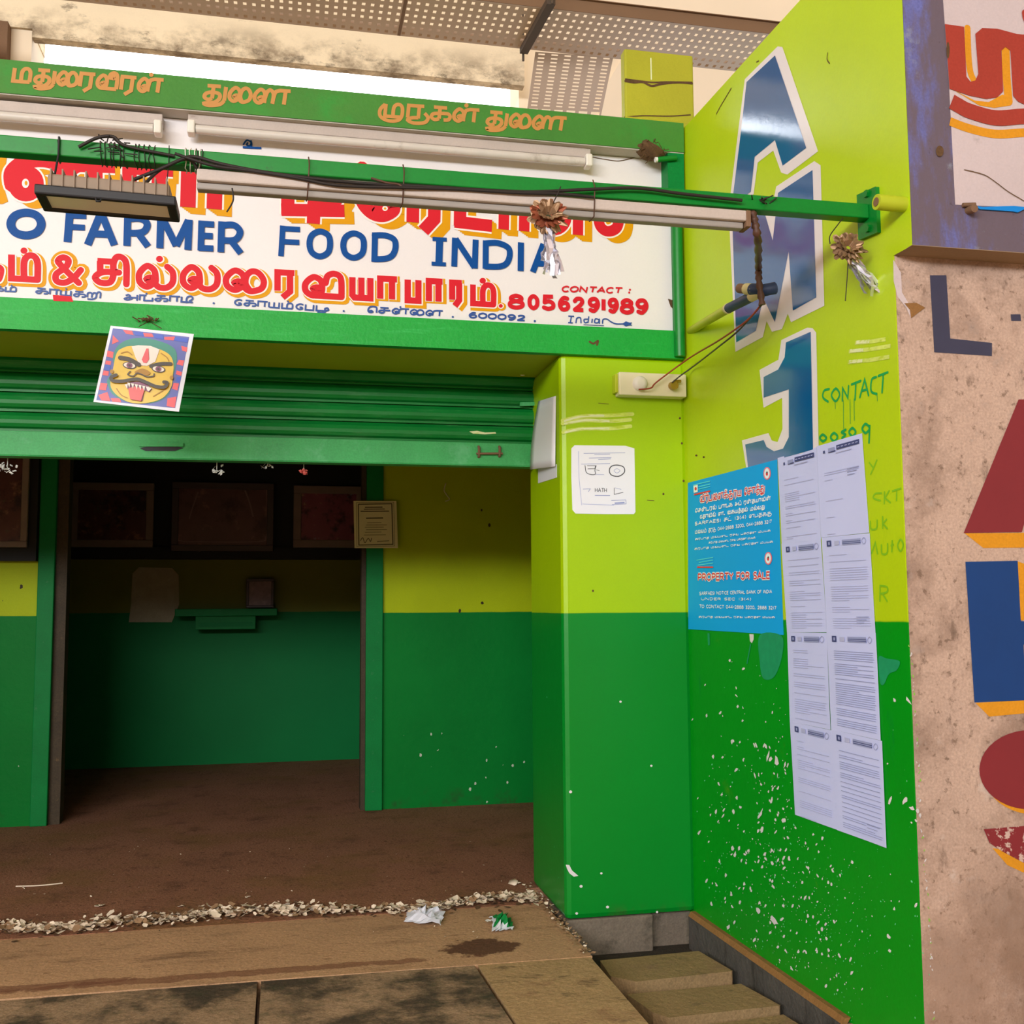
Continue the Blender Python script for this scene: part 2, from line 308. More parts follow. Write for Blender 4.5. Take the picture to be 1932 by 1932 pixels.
# ---------------- a small stroke alphabet (x-height 1) for the hand-painted lettering
def K(x=0): return [(x + .36, .22), (x + .25, .36), (x + .38, .44), (x + .46, .22), (x + .26, .0), (x + .05, .2), (x + .04, .62), (x + .26, .98), (x + .47, .8), (x + .52, .4)]
G = {
 'ma': (1.15, [('l', [(0, 1), (0, 0), (.88, 0)]), ('s', [(.42, 0), (.42, .7), (.55, .98), (.75, .98), (.87, .7), (.87, 0)])]),
 'ra': (.9, [('l', [(0, 0), (0, 1), (.75, 1)]), ('l', [(.55, 1), (.55, 0), (.22, -.35)])]),
 'aa': (.9, [('l', [(0, 0), (0, 1), (.78, 1)]), ('l', [(.55, 1), (.55, 0)])]),
 'pa': (.9, [('l', [(0, 1), (0, 0), (.65, 0), (.65, 1)])]),
 'ya': (1.08, [('l', [(0, 1), (0, .12), (.1, 0), (.84, 0), (.84, 1)]), ('l', [(.42, 1), (.42, 0)])]),
 'da': (.95, [('l', [(0, 1), (0, 0), (.8, 0)])]),
 'ta': (1.0, [('l', [(.1, 1), (.85, 1)]), ('l', [(.42, 1), (.42, .1)]), ('s', [(.42, .1), (.2, 0), (.02, .18), (.1, .45), (.42, .55), (.8, .5), (.88, .2), (.6, -.15), (.1, -.35)])]),
 'tu': (1.2, [('l', [(.1, 1), (.75, 1)]), ('l', [(.4, 1), (.4, .1)]), ('s', [(.4, .1), (.2, 0), (.02, .18), (.1, .45), (.4, .55), (.72, .45), (.75, .1), (.5, -.2), (.05, -.3), (.3, -.42), (.8, -.3), (1.0, 0)]), ('l', [(1.0, 0), (1.0, 1)])]),
 'ka': (1.15, [('l', [(.1, 1), (.78, 1)]), ('l', [(.42, 1), (.42, .1)]), ('s', [(.42, .1), (.2, 0), (.02, .18), (.1, .45), (.42, .52), (.85, .52), (.98, .3), (.9, .05), (.66, 0)])]),
 'sa': (1.05, [('l', [(.1, 1), (.75, 1)]), ('l', [(.42, 1), (.42, .1)]), ('s', [(.42, .1), (.2, 0), (.02, .18), (.1, .45), (.42, .52), (.9, .52)])]),
 'si': (1.35, [('l', [(.1, 1), (.72, 1)]), ('l', [(.2, 1), (.2, .5)]), ('s', [(.88, .52), (.3, .5), (.02, .25), (.2, .02), (.55, .05), (.68, .4), (.68, .9), (.8, 1.22), (1.02, 1.2), (1.15, .9), (1.15, 0)])]),
 'la': (1.22, [('s', K() + [(.52, .15), (.64, 0), (.86, .02), (1.02, .28), (1.02, .75), (.86, 1.0)])]),
 'va': (1.15, [('s', K()[:-1] + [(.5, .3), (.4, 0)]), ('l', [(.28, 0), (.95, 0), (.95, 1)])]),
 'vi': (1.3, [('s', K()[:-1] + [(.5, .3), (.42, .02)]), ('l', [(.3, 0), (1.05, 0)]), ('s', [(.6, .7), (.66, 1.08), (.85, 1.22), (1.03, .98), (1.05, 0)])]),
 'vii': (1.3, [('s', K()[:-1] + [(.5, .3), (.42, .02)]), ('l', [(.3, 0), (1.05, 0)]), ('s', [(.6, .7), (.66, 1.08), (.85, 1.22), (1.03, .98), (1.05, 0)]), ('s', [(.95, 1.15), (.8, 1.0), (.8, .8), (.92, .85)])]),
 'na': (1.42, [('s', K() + [(.52, .02)]), ('s', [(.52, .25), (.58, .8), (.7, .95), (.84, 1.0)]), ('l', [(.82, 1), (1.3, 1)]), ('l', [(1.06, 1), (1.06, 0)])]),
 'nna': (1.85, [('s', K() + [(.52, .02)]), ('s', [(.52, .3), (.6, .82), (.75, .98), (.92, .7), (.92, 0)]), ('s', [(.92, .25), (.98, .8), (1.1, .95), (1.24, 1.0)]), ('l', [(1.22, 1), (1.72, 1)]), ('l', [(1.48, 1), (1.48, 0)])]),
 'ai': (1.22, [('s', K() + [(.54, .12), (.7, -.02), (.98, .15), (1.04, .55), (.9, .92), (.72, .98), (.58, .75), (.55, .35), (.66, .02)])]),
 'e': (.85, [('s', [(.3, .0), (.14, .2), (.25, .34), (.38, .16), (.26, 0), (.06, .1), (.02, .55), (.14, 1.0), (.4, 1.15), (.64, 1.0), (.68, .6), (.68, 0)])]),
 'ee': (.8, [('s', [(.6, .9), (.35, 1.02), (.08, .75), (.05, .3), (.25, .0), (.52, .1), (.5, .38), (.3, .38)])]),
 'mu': (1.5, [('l', [(.32, 1), (.32, 0), (1.2, 0)]), ('s', [(.74, 0), (.74, .7), (.87, .98), (1.07, .98), (1.19, .7), (1.19, .1), (1.0, -.28), (.5, -.35), (.1, -.05), (.05, .5), (.28, .95)])]),
 'ru': (1.2, [('l', [(0, 0), (0, 1), (.8, 1)]), ('l', [(.55, 1), (.55, 0)]), ('s', [(.55, .05), (.2, 0), (.02, -.2), (.35, -.4), (.9, -.3), (1.05, .1), (.85, .45)])]),
 'du': (1.15, [('l', [(0, 1), (0, 0), (.75, 0)]), ('s', [(.75, 0), (1.0, .25), (.9, .6), (.7, .4), (.75, -.1), (.5, -.4), (.1, -.3)])]),
 'di': (1.05, [('l', [(0, 1), (0, 0), (.9, 0)]), ('s', [(.4, -.2), (.4, .7), (.55, 1.1), (.8, 1.05), (.85, .6), (.6, .2)])]),
 'rri': (1.3, [('s', [(0, 0), (0, .8), (.18, 1), (.35, .8), (.35, 0)]), ('s', [(.35, .6), (.5, 1), (.7, .9), (.7, .1), (.4, -.3), (0, -.3)]), ('s', [(.7, .7), (.85, 1.2), (1.05, 1.1), (1.05, 0)])]),
 'a': (1.2, [('s', [(.1, .8), (.3, 1), (.45, .7), (.2, .4), (.02, .2), (.2, 0), (.5, .15), (.7, .5)]), ('l', [(.3, .45), (1.0, .45)]), ('l', [(1.0, 1), (1.0, -.1)])]),
 'nga': (1.2, [('l', [(0, 0), (0, 1), (.5, 1)]), ('l', [(.35, 1), (.35, 0), (1, 0), (1, .6)])]),
 'ku': (1.25, [('l', [(.1, 1), (.78, 1)]), ('l', [(.42, 1), (.42, .1)]), ('s', [(.42, .1), (.2, 0), (.02, .18), (.1, .45), (.42, .52), (.85, .52), (1.05, .2), (.8, -.3), (.1, -.3)])]),
 ' ': (.6, []), '.': (.5, [('d', (.1, .02, .09))]), ',': (.5, [('d', (.1, .02, .08))]), '-': (.6, [('l', [(.05, .5), (.45, .5)])]),
 '0': (.85, [('o', [(.33, 1), (.06, .8), (.0, .5), (.06, .2), (.33, 0), (.6, .2), (.66, .5), (.6, .8)])]),
 '1': (.5, [('l', [(.2, 1), (.2, 0)])]),
 '2': (.85, [('s', [(.04, .78), (.2, .98), (.48, .96), (.58, .7), (.4, .38), (.04, .02)]), ('l', [(.0, .0), (.66, .0)])]),
 '5': (.85, [('l', [(.6, 1), (.1, 1), (.07, .5)]), ('s', [(.07, .52), (.35, .62), (.6, .42), (.58, .12), (.3, 0), (.03, .1)])]),
 '6': (.85, [('s', [(.55, .94), (.3, 1), (.06, .65), (.04, .3), (.2, .02), (.5, .05), (.62, .3), (.5, .55), (.25, .55), (.06, .35)])]),
 '7': (.8, [('l', [(0, 1), (.62, 1), (.25, 0)])]), '4': (.85, [('l', [(.5, 0), (.5, 1), (0, .3), (.68, .3)])]), '3': (.8, [('s', [(.05, .9), (.35, 1), (.55, .78), (.3, .54), (.6, .3), (.4, .02), (.04, .08)])]),
 '8': (.85, [('o', [(.33, 1), (.1, .86), (.1, .66), (.33, .54), (.56, .66), (.56, .86)]), ('o', [(.33, .54), (.05, .4), (.05, .13), (.33, 0), (.61, .13), (.61, .4)])]),
 '9': (.85, [('s', [(.1, .06), (.36, 0), (.6, .35), (.62, .7), (.46, .98), (.16, .95), (.04, .7), (.16, .46), (.4, .44), (.6, .62)])]),
 'A': (1.0, [('l', [(0, 0), (.4, 1), (.8, 0)]), ('l', [(.16, .35), (.64, .35)])]), 'C': (.9, [('s', [(.68, .85), (.4, 1), (.08, .8), (.02, .4), (.2, .05), (.5, 0), (.7, .15)])]),
 'D': (.95, [('l', [(0, 0), (0, 1)]), ('s', [(0, 1), (.4, .98), (.68, .7), (.66, .3), (.4, .02), (0, 0)])]), 'E': (.8, [('l', [(.6, 1), (0, 1), (0, 0), (.6, 0)]), ('l', [(0, .52), (.5, .52)])]),
 'F': (.8, [('l', [(.62, 1), (0, 1), (0, 0)]), ('l', [(0, .5), (.5, .5)])]), 'I': (.4, [('l', [(.1, 0), (.1, 1)])]), 'L': (.8, [('l', [(0, 1), (0, 0), (.6, 0)])]),
 'N': (1.0, [('l', [(0, 0), (0, 1), (.7, 0), (.7, 1)])]), 'O': (1.05, [('o', [(.4, 1), (.1, .82), (.0, .5), (.1, .18), (.4, 0), (.7, .18), (.8, .5), (.7, .82)])]),
 'P': (.85, [('l', [(0, 0), (0, 1)]), ('s', [(0, 1), (.45, .98), (.62, .75), (.45, .5), (0, .5)])]), 'R': (.9, [('l', [(0, 0), (0, 1)]), ('s', [(0, 1), (.45, .98), (.62, .75), (.45, .5), (0, .5)]), ('l', [(.32, .5), (.68, 0)])]),
 'S': (.85, [('s', [(.6, .86), (.35, 1), (.06, .82), (.16, .58), (.5, .45), (.62, .2), (.35, 0), (.02, .12)])]), 'T': (.9, [('l', [(0, 1), (.75, 1)]), ('l', [(.37, 1), (.37, 0)])]),
 'Y': (.9, [('l', [(0, 1), (.38, .5), (.76, 1)]), ('l', [(.38, .5), (.38, 0)])]), 'B': (.9, [('l', [(0, 0), (0, 1)]), ('s', [(0, 1), (.45, .98), (.55, .75), (.4, .54), (0, .54)]), ('s', [(.3, .54), (.62, .42), (.6, .1), (.35, 0), (0, 0)])]),
 'K': (.9, [('l', [(0, 0), (0, 1)]), ('l', [(.65, 1), (.02, .42)]), ('l', [(.2, .55), (.7, 0)])]), 'U': (.95, [('s', [(0, 1), (0, .4), (.12, .05), (.35, 0), (.58, .05), (.7, .4), (.7, 1)])]), 'M': (1.15, [('l', [(0, 0), (0, 1), (.42, .2), (.85, 1), (.85, 0)])]),
 'H': (.95, [('l', [(0, 0), (0, 1)]), ('l', [(.7, 0), (.7, 1)]), ('l', [(0, .5), (.7, .5)])]), 'V': (.9, [('l', [(0, 1), (.38, 0), (.76, 1)])]), ':': (.5, [('d', (.1, .15, .09)), ('d', (.1, .7, .09))]),
 '(': (.45, [('s', [(.25, 1.1), (.05, .5), (.25, -.1)])]), ')': (.45, [('s', [(.05, 1.1), (.25, .5), (.05, -.1)])]),
}
def glyph_box(D, name, box, wd, layers, slope=0.0, dot=False, slant=0.0):
    """one glyph fitted to box (x0, ytop, x1, ybase): y given at the box's left edge, slope = dy/dx; layers = (material, extra width, dx, dy, level)"""
    adv, L = G[name]
    xs = [p[0] for t, q in L if t != 'd' for p in q]; x0g, x1g = min(xs), max(xs)
    x0, yt, x1, yb = box; h = wd / 2
    x0 += h; x1 -= h; yt += h; yb -= h
    def T(p):
        x = x0 + (p[0] - x0g) / max(x1g - x0g, 1e-6) * (x1 - x0) if x1g > x0g else (x0 + x1) / 2
        return (x + slant * p[1] * (yb - yt), yb - p[1] * (yb - yt) + slope * (x - x0))
    for (m, ex, dx, dy, lv) in layers:
        for t, q in L:
            if t == 'd': continue
            P_ = [T(p) for p in q]
            if t == 'l': D.line(P_, wd + ex, m, lv, (dx, dy), rnd=False)
            elif t == 's': D.curve(P_, wd + ex, m, lv, (dx, dy))
            elif t == 'o': D.curve(P_, wd + ex, m, lv, (dx, dy), closed=True)
        if dot:
            c = ((x0 + x1) / 2 + dot[0], yt - dot[1] + slope * (x1 - x0) / 2)
            D.ell((c[0] + dx, c[1] + dy), wd * .55 + ex / 2, wd * .5 + ex / 2, m, lv)
def run_text(D, toks, p0, p1, h, wd, layers, slant=0.0):
    """a run of glyphs from p0 to p1 along the baseline; '+' puts a dot over the glyph before it"""
    tot = sum(G[t][0] for t in toks if t != '+'); L = math.dist(p0, p1); k = L / tot
    ux, uy = (p1[0] - p0[0]) / L, (p1[1] - p0[1]) / L; x = 0; last = (0, 0)
    def T(p): return (p0[0] + ux * p[0] * k + slant * p[1] * h, p0[1] + uy * p[0] * k - p[1] * h)
    for t in toks:
        if t == '+':
            q = T((last[0] + (last[1] - .2) / 2, 1.32))
            for (m, ex, dx, dy, lv) in layers: D.ell((q[0] + dx, q[1] + dy), wd * .6 + ex / 2, wd * .6 + ex / 2, m, lv, 10)
            continue
        adv, S_ = G[t]
        for (m, ex, dx, dy, lv) in layers:
            for c, q in S_:
                if c == 'd':
                    e = T((q[0] + x, q[1])); D.ell((e[0] + dx, e[1] + dy), wd * .65 + ex / 2, wd * .65 + ex / 2, m, lv, 10); continue
                P_ = [T((p[0] + x, p[1])) for p in q]
                if c == 'l': D.line(P_, wd + ex, m, lv, (dx, dy))
                else: D.curve(P_, wd + ex, m, lv, (dx, dy), rnd=False, closed=(c == 'o'), n=4)
        last = (x, adv); x += adv
R_ = random.Random(7)

# ------------------------------------------------------------------ materials
LIME = rgb(186, 208, 12); GREEN = rgb(0, 140, 38)
chipw = rgb(222, 226, 214)
m_wall_r = mat('lime_and_green_wall_paint', rgb(0, 148, 20), 0.38, .10, 2.0, split=(1.146, rgb(178, 208, 18), .012), fine=.04, bump=.12, bscale=18,
               stains=((rgb(120, 140, 20), 5, .62, .82, .35), (rgb(0, 90, 70), 3, .62, .75, .45, (2, 2, .5), 1.15, 1.1)),
               chips=((rgb(130, 215, 165), 80, .16, .3, .15, 1.0),))
m_pillar = mat('lime_and_green_pillar_paint', rgb(0, 132, 38), 0.36, .08, 1.6, split=(1.166, rgb(160, 198, 2), .004), fine=.04, bump=.1, bscale=14,
               chips=((chipw, 26, .15, .12, .0, 1.05), (rgb(70, 200, 130), 50, .16, .12, .2, 1.05)), stains=((rgb(70, 75, 45), 9, .5, .7, .8, (1, 1, 1), .06, .0),))
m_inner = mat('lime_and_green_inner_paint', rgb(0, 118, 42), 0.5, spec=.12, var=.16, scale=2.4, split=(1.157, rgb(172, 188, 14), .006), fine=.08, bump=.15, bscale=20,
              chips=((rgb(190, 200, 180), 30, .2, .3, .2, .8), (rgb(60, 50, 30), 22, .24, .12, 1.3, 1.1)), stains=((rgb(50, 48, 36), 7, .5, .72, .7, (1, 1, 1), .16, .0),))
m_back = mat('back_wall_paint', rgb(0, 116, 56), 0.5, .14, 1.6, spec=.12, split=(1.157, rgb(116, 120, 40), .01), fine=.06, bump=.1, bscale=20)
m_beam = mat('fascia_green_paint', rgb(8, 158, 52), 0.5, .16, 4, fine=.12, bump=.2, bscale=60, stains=((rgb(70, 200, 110), 14, .52, .75, .4, (.3, 1, 3)), (rgb(150, 95, 40), 60, .66, .74, .5)))
m_soffit = mat('shaded_lime_soffit_paint', rgb(158, 176, 14), 0.6, .1, 3)  # lime paint, darkened in its colour for the shade under the lintel
m_band = mat('old_green_band_paint', rgb(62, 128, 44), 0.6, .15, 5, fine=.08, bump=.15, bscale=40, stains=((rgb(30, 150, 50), 3, .5, .7, .6),))
m_sign = mat('white_sign_paint', rgb(228, 224, 226), 0.45, .03, 3, fine=.02, stains=((rgb(170, 160, 140), 6, .66, .85, .4),))
m_signtop = mat('dusty_white_paint', rgb(190, 182, 172), 0.7, .12, 6, fine=.06)
m_pipe_g = mat('green_enamel', rgb(0, 122, 40), 0.35, .15, 12, fine=.12, stains=((rgb(40, 60, 30), 18, .6, .75, .6),))
m_dgreen = mat('dark_green_enamel', rgb(4, 122, 56), 0.5, .2, 8, fine=.15, spec=.15, stains=((rgb(90, 130, 100), 30, .6, .75, .4),))
m_shut = mat('shutter_green_paint', rgb(8, 122, 48), 0.42, .2, 5, fine=.12, stains=((rgb(90, 150, 100), 11, .5, .8, .5, (.4, 1, 3)), (rgb(60, 50, 30), 50, .64, .74, .6)))
m_rail = mat('worn_green_rail_paint', rgb(62, 165, 92), 0.5, .2, 6, fine=.2, stains=((rgb(110, 190, 140), 9, .5, .75, .5), (rgb(90, 80, 40), 70, .62, .72, .5)))
m_floor = mat('brown_earth_floor', rgb(146, 102, 80), 0.9, .22, 2.2, fine=.6, spec=.1, bump=.6, bscale=70, stains=((rgb(58, 38, 30), 38, .56, .64, .6), (rgb(150, 118, 92), 60, .62, .68, .5), (rgb(70, 48, 40), 5, .5, .75, .6), (rgb(170, 145, 115), 90, .66, .72, .7), (rgb(120, 95, 50), 1.6, .45, .7, .5)))
_w = PZ(0).px(908, 1786); _l = PZ(0).px(420, 1838); _l2 = PZ(0).px(70, 1860)
m_apron = mat('dusty_cement_floor', rgb(184, 146, 112), spots=((_w.x, _w.y, .13, .085, rgb(84, 56, 44), .9), (_l.x, _l.y, .75, .03, rgb(118, 78, 60), .7), (_l2.x, _l2.y, .3, .03, rgb(120, 80, 62), .7)), rough=0.9, var=.18, scale=3, fine=.4, spec=.1, bump=.4, bscale=50, stains=((rgb(110, 78, 58), 30, .58, .66, .5, (.5, 1.5, 1)), (rgb(92, 66, 52), 4, .52, .72, .6, (.5, 2, 1)), (rgb(176, 150, 118), 8, .55, .75, .4, (.4, 3, 1))))
m_slabd = mat('mossy_paving_stone', rgb(156, 130, 104), 0.9, .22, 2.5, fine=.5, spec=.1, bump=.5, bscale=45, stains=((rgb(44, 44, 40), 2.6, .42, .6, .85), (rgb(60, 66, 48), 14, .5, .7, .5), (rgb(175, 150, 120), 40, .64, .72, .5)))
m_slabl = mat('tan_paving_stone', rgb(172, 142, 104), 0.9, .2, 3, fine=.4, spec=.1, bump=.5, bscale=45, stains=((rgb(60, 52, 40), 6, .55, .7, .6, (1, 2, 1)), (rgb(110, 72, 60), 3, .52, .7, .6)))
m_stone = mat('grey_stone_slab', rgb(150, 124, 90), 0.9, .18, 6, fine=.35, spec=.1, bump=.5, bscale=40, stains=((rgb(130, 96, 90), 2.5, .52, .68, .6), (rgb(84, 76, 60), 12, .56, .7, .5)))
m_granite = mat('dark_granite', rgb(84, 80, 76), 0.7, .3, 14, fine=.35, bump=.5, bscale=50, stains=((rgb(40, 36, 32), 10, .5, .65, .6, (1, 1, .3)),))
m_block = mat('grey_brown_stone_block', rgb(116, 104, 92), 0.85, .25, 10, fine=.3, bump=.5, bscale=50, stains=((rgb(60, 56, 46), 8, .5, .65, .6),))
m_ledge = mat('brown_dirt_ledge', rgb(140, 100, 56), 0.9, .2, 10, fine=.2, bump=.4)
m_soil = mat('dark_soil', rgb(52, 44, 36), 0.95, .3, 12, fine=.4, bump=.8, bscale=60)
m_neigh = mat('grimy_beige_wall', rgb(186, 160, 144), 0.85, .14, 2.5, fine=.3, spec=.1, bump=.35, bscale=30, stains=((rgb(96, 76, 62), 38, .56, .66, .65), (rgb(104, 82, 68), 2.2, .46, .66, .6), (rgb(208, 194, 186), 9, .58, .7, .5), (rgb(88, 70, 58), 15, .58, .7, .6, (1, 1, .5)), (rgb(120, 96, 82), 4.5, .5, .72, .6), (rgb(92, 74, 60), 12, .6, .74, .5), (rgb(176, 168, 164), 3, .5, .7, .5, (1, 1, 1), .55, .3), (rgb(140, 104, 76), 3, .4, .65, .6, (1, 1, 1), .7, .2)))
m_neigh_up = mat('pale_panel_paint', rgb(196, 182, 184), 0.75, .08, 3, fine=.06, bump=.2, stains=((rgb(140, 125, 120), 7, .6, .76, .6),))
m_frame = mat('worn_violet_blue_paint', rgb(102, 106, 166), 0.8, .14, 4, fine=.25, spec=.1, bump=.3, bscale=30, stains=((rgb(104, 90, 92), 3, .36, .52, .9, (2, 2, .6)), (rgb(70, 60, 62), 24, .62, .7, .6), (rgb(140, 146, 160), 9, .58, .7, .7)))
m_under = mat('brown_grey_cement', rgb(150, 128, 104), 0.9, .2, 5, fine=.1)
m_beige = mat('stained_beige_plaster', rgb(242, 224, 192), 0.85, .06, 1.4, fine=.03, stains=((rgb(150, 118, 84), 2.6, .54, .74, .55, (.7, 1, 1.2)), (rgb(84, 64, 46), 7, .6, .7, .6, (.6, 1, 1)), (rgb(96, 74, 52), 5, .40, .66, .85, (.7, 1, 1), 4.36, 4.14), (rgb(60, 46, 34), 12, .52, .66, .7, (.6, 1, 1), 4.3, 4.13)))
m_beige2 = mat('clean_beige_plaster', rgb(240, 222, 196), 0.85, .05, 1.4)
m_brown = mat('brown_weathered_wall', rgb(120, 92, 70), 0.9, .25, 4, fine=.1)
m_tray = mat('perforated_grey_metal', rgb(206, 184, 166), 0.6, .08, 4, metal=0.0)
m_tray_d = mat('brown_tray_lip', rgb(128, 98, 72), 0.6, .1, 4)
m_strut = mat('dark_grey_strut', rgb(84, 70, 58), 0.6, .15, 8)
m_yblock = mat('weathered_lime_paint', rgb(172, 172, 40), 0.7, .12, 4, fine=.06, bump=.2)
m_dirt = mat('dark_brown_dirt', rgb(92, 68, 44), 0.95, .3, 20, fine=.3)
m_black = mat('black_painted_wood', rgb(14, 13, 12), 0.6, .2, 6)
m_brownwood = mat('brown_door_wood', rgb(66, 54, 38), 0.7, .4, 8, fine=.4, stains=((rgb(120, 96, 62), 24, .62, .7, .6),))
m_red = mat('red_sign_paint', rgb(208, 30, 44), 0.45, .04, 6, spec=.15); m_yel = mat('amber_sign_paint', rgb(216, 152, 0), 0.45, .05, 6, spec=.15)
m_wht = mat('white_line_paint', rgb(240, 232, 226), 0.4, .02); m_blu = mat('blue_sign_paint', rgb(0, 72, 146), 0.45, .08, 5, spec=.15)
m_nav = mat('navy_small_paint', rgb(36, 76, 150), 0.45, .1, 8)
m_org = mat('faded_orange_paint', rgb(192, 136, 70), 0.5, .08, 8)
m_amj = mat('glossy_blue_wall_paint', rgb(6, 88, 150), 0.12, .08, 3, spec=1.0, bump=.06, bscale=7); m_amjw = mat('white_outline_paint', rgb(226, 220, 224), 0.3, .03)
m_spray = mat('green_spray_paint', rgb(20, 160, 80), 0.5, .2, 14); m_spray2 = mat('faint_green_spray_paint', rgb(128, 190, 30), 0.5, .1, 12)
m_lime_edge = mat('pale_green_chip', rgb(150, 200, 90), .6); m_smear = mat('white_smear_paint', rgb(206, 222, 110), 0.5, .25, 30, stains=((rgb(178, 204, 20), 26, .5, .62, .8, (.4, 1, 2.5)),)); m_smear2 = mat('white_smear_paint_strong', rgb(222, 230, 178), 0.5, .1, 20, stains=((rgb(190, 210, 60), 30, .5, .62, .8, (.4, 1, 2.5)),))
m_paper = mat('white_paper', rgb(198, 206, 250), 0.75, .02, 5); m_paper2 = mat('white_laminated_paper', rgb(234, 234, 242), 0.4, .02, 5)
m_print = mat('navy_print', rgb(64, 72, 124), 0.7, .1, 40); m_gray = mat('pale_grey_print', rgb(178, 184, 222), 0.75, .1, 30); m_gray2 = mat('grey_print', rgb(150, 158, 202), 0.75, .1, 30)
m_ink = mat('dark_ink', rgb(70, 70, 76), 0.7, .1)
m_cyan = mat('cyan_poster_paper', rgb(0, 166, 240), 0.7, .03, 3); m_cyan2 = mat('cyan_light_print', rgb(80, 220, 240), 0.5, .05); m_pred = mat('poster_red_print', rgb(226, 50, 66), 0.5, .05)
m_pwht = mat('poster_white_print', rgb(236, 248, 255), 0.5, .02); m_pnk = mat('poster_pink_ring', rgb(240, 120, 140), 0.5, .02)
m_maroon = mat('faded_maroon_paint', rgb(124, 36, 42), 0.6, .1, 5, stains=((rgb(206, 186, 176), 34, .7, .74, .8),)); m_navy = mat('faded_navy_paint', rgb(6, 56, 116), 0.6, .12, 6, stains=((rgb(150, 160, 180), 38, .7, .74, .6),))
m_brick = mat('brick_red_paint', rgb(160, 62, 50), 0.7, .14, 4, fine=.15, spec=.1); m_ochre = mat('ochre_paint', rgb(208, 142, 36), 0.7, .1, 6, fine=.15, spec=.1); m_lnavy = mat('faded_blackish_paint', rgb(58, 58, 80), 0.7, .2, 5)
m_maroonw = mat('flaked_maroon_paint', rgb(124, 36, 42), 0.6, .1, 5, stains=((rgb(200, 176, 164), 24, .53, .57, .9),))
m_grey_l = mat('grey_batten_metal', rgb(186, 174, 166), 0.5, .1, 10, fine=.08, stains=((rgb(120, 96, 78), 10, .6, .74, .5, (.4, 1, 1)),))
m_grey_d = mat('dull_grey_metal', rgb(150, 144, 138), 0.5, .12, 8)
m_tube = mat('dusty_lamp_tube', rgb(206, 200, 192), 0.35, .08, 8, stains=((rgb(120, 100, 84), 8, .55, .75, .5),))
m_plastic = mat('white_plastic', rgb(226, 222, 212), 0.4, .05, 8)
m_ivory = mat('ivory_plastic_board', rgb(226, 220, 188), 0.45, .08, 8, stains=((rgb(160, 150, 90), 20, .62, .75, .5),)); m_limep = mat('lime_smudged_plastic', rgb(180, 196, 40), 0.5, .1)
m_brass = mat('tarnished_brass', rgb(170, 140, 50), 0.4, .2, 30, metal=.6)
m_fin = mat('brown_grey_cast_metal', rgb(138, 120, 102), 0.55, .12, 20); m_blk = mat('black_metal', rgb(30, 30, 34), 0.5, .1)
m_glass = mat('lamp_glass', rgb(70, 72, 76), 0.04, .02, spec=1.0)
m_led = mat('lamp_reflector', rgb(200, 196, 186), 0.25, .05, metal=.5)
m_cable = mat('black_cable', rgb(38, 32, 30), 0.6, .2, 20); m_tape = mat('brown_taped_cable', rgb(84, 56, 44), 0.5, .3, 60); m_wred = mat('red_brown_wire', rgb(150, 62, 44), 0.5, .1); m_wblu = mat('dark_grey_wire', rgb(70, 62, 56), 0.5, .1)
m_pvcy = mat('lime_painted_pipe', rgb(176, 190, 40), 0.5, .12, 10); m_pvcb = mat('dark_blue_pipe', rgb(44, 60, 96), 0.5, .15, 10); m_pvcw = mat('cream_pipe_joint', rgb(208, 200, 150), 0.5, .1)
m_rust = mat('rusty_iron', rgb(120, 92, 70), 0.8, .3, 20)
m_tin1 = mat('brown_foil', rgb(150, 120, 92), 0.42, .25, 60, metal=.5); m_tin2 = mat('silver_foil', rgb(214, 212, 226), 0.25, .1, 60, metal=.7); m_tin3 = mat('copper_foil', rgb(150, 84, 60), 0.4, .2, 60, metal=.5)
m_petal = mat('dry_pale_peel', rgb(232, 214, 192), 0.8, .2, 30); m_petal2 = mat('brown_dry_peel', rgb(150, 118, 88), 0.85, .3, 30)
m_bag = mat('white_thin_plastic', rgb(220, 222, 236), 0.3, .05, 20); m_packg = mat('green_wrapper', rgb(20, 128, 62), 0.35, .1, 20); m_packw = mat('silver_white_wrapper', rgb(220, 226, 236), 0.3, .05)
m_wet = mat('damp_patch', rgb(96, 64, 50), 0.7, .15, 6, fine=.2)
m_pinkp = mat('pink_dried_petal', rgb(226, 108, 100), 0.7, .15, 60); m_whitep = mat('white_dried_petal', rgb(222, 222, 218), 0.7, .1, 40)
m_cert = mat('yellowed_certificate_paper', rgb(222, 214, 170), 0.7, .06, 8); m_certink = mat('certificate_border_ink', rgb(84, 80, 56), 0.7, .1)
m_frm1 = mat('dull_wood_frame', rgb(134, 116, 108), 0.5, .15, 10); m_frm2 = mat('dark_wood_frame', rgb(74, 62, 62), 0.45, .15, 10)
m_pic1 = mat('dark_red_devotional_print', rgb(96, 56, 54), 0.3, .3, 7, stains=((rgb(170, 120, 90), 11, .55, .7, .7), (rgb(30, 20, 24), 5, .5, .65, .8), (rgb(80, 90, 60), 14, .6, .72, .6)))
m_pic2 = mat('maroon_devotional_print', rgb(104, 72, 72), 0.3, .3, 5, stains=((rgb(150, 110, 100), 9, .55, .7, .6), (rgb(60, 36, 40), 4, .5, .65, .7)))
m_pic3 = mat('pink_devotional_print', rgb(140, 74, 92), 0.3, .3, 6, stains=((rgb(190, 160, 120), 12, .58, .7, .7), (rgb(40, 24, 30), 5, .48, .62, .85), (rgb(160, 170, 180), 8, .62, .72, .7)))  # mottled with tan, dark and pale grey patches
m_dustp = mat('dusty_grey_paper', rgb(168, 160, 132), 0.8, .2, 12, fine=.15)

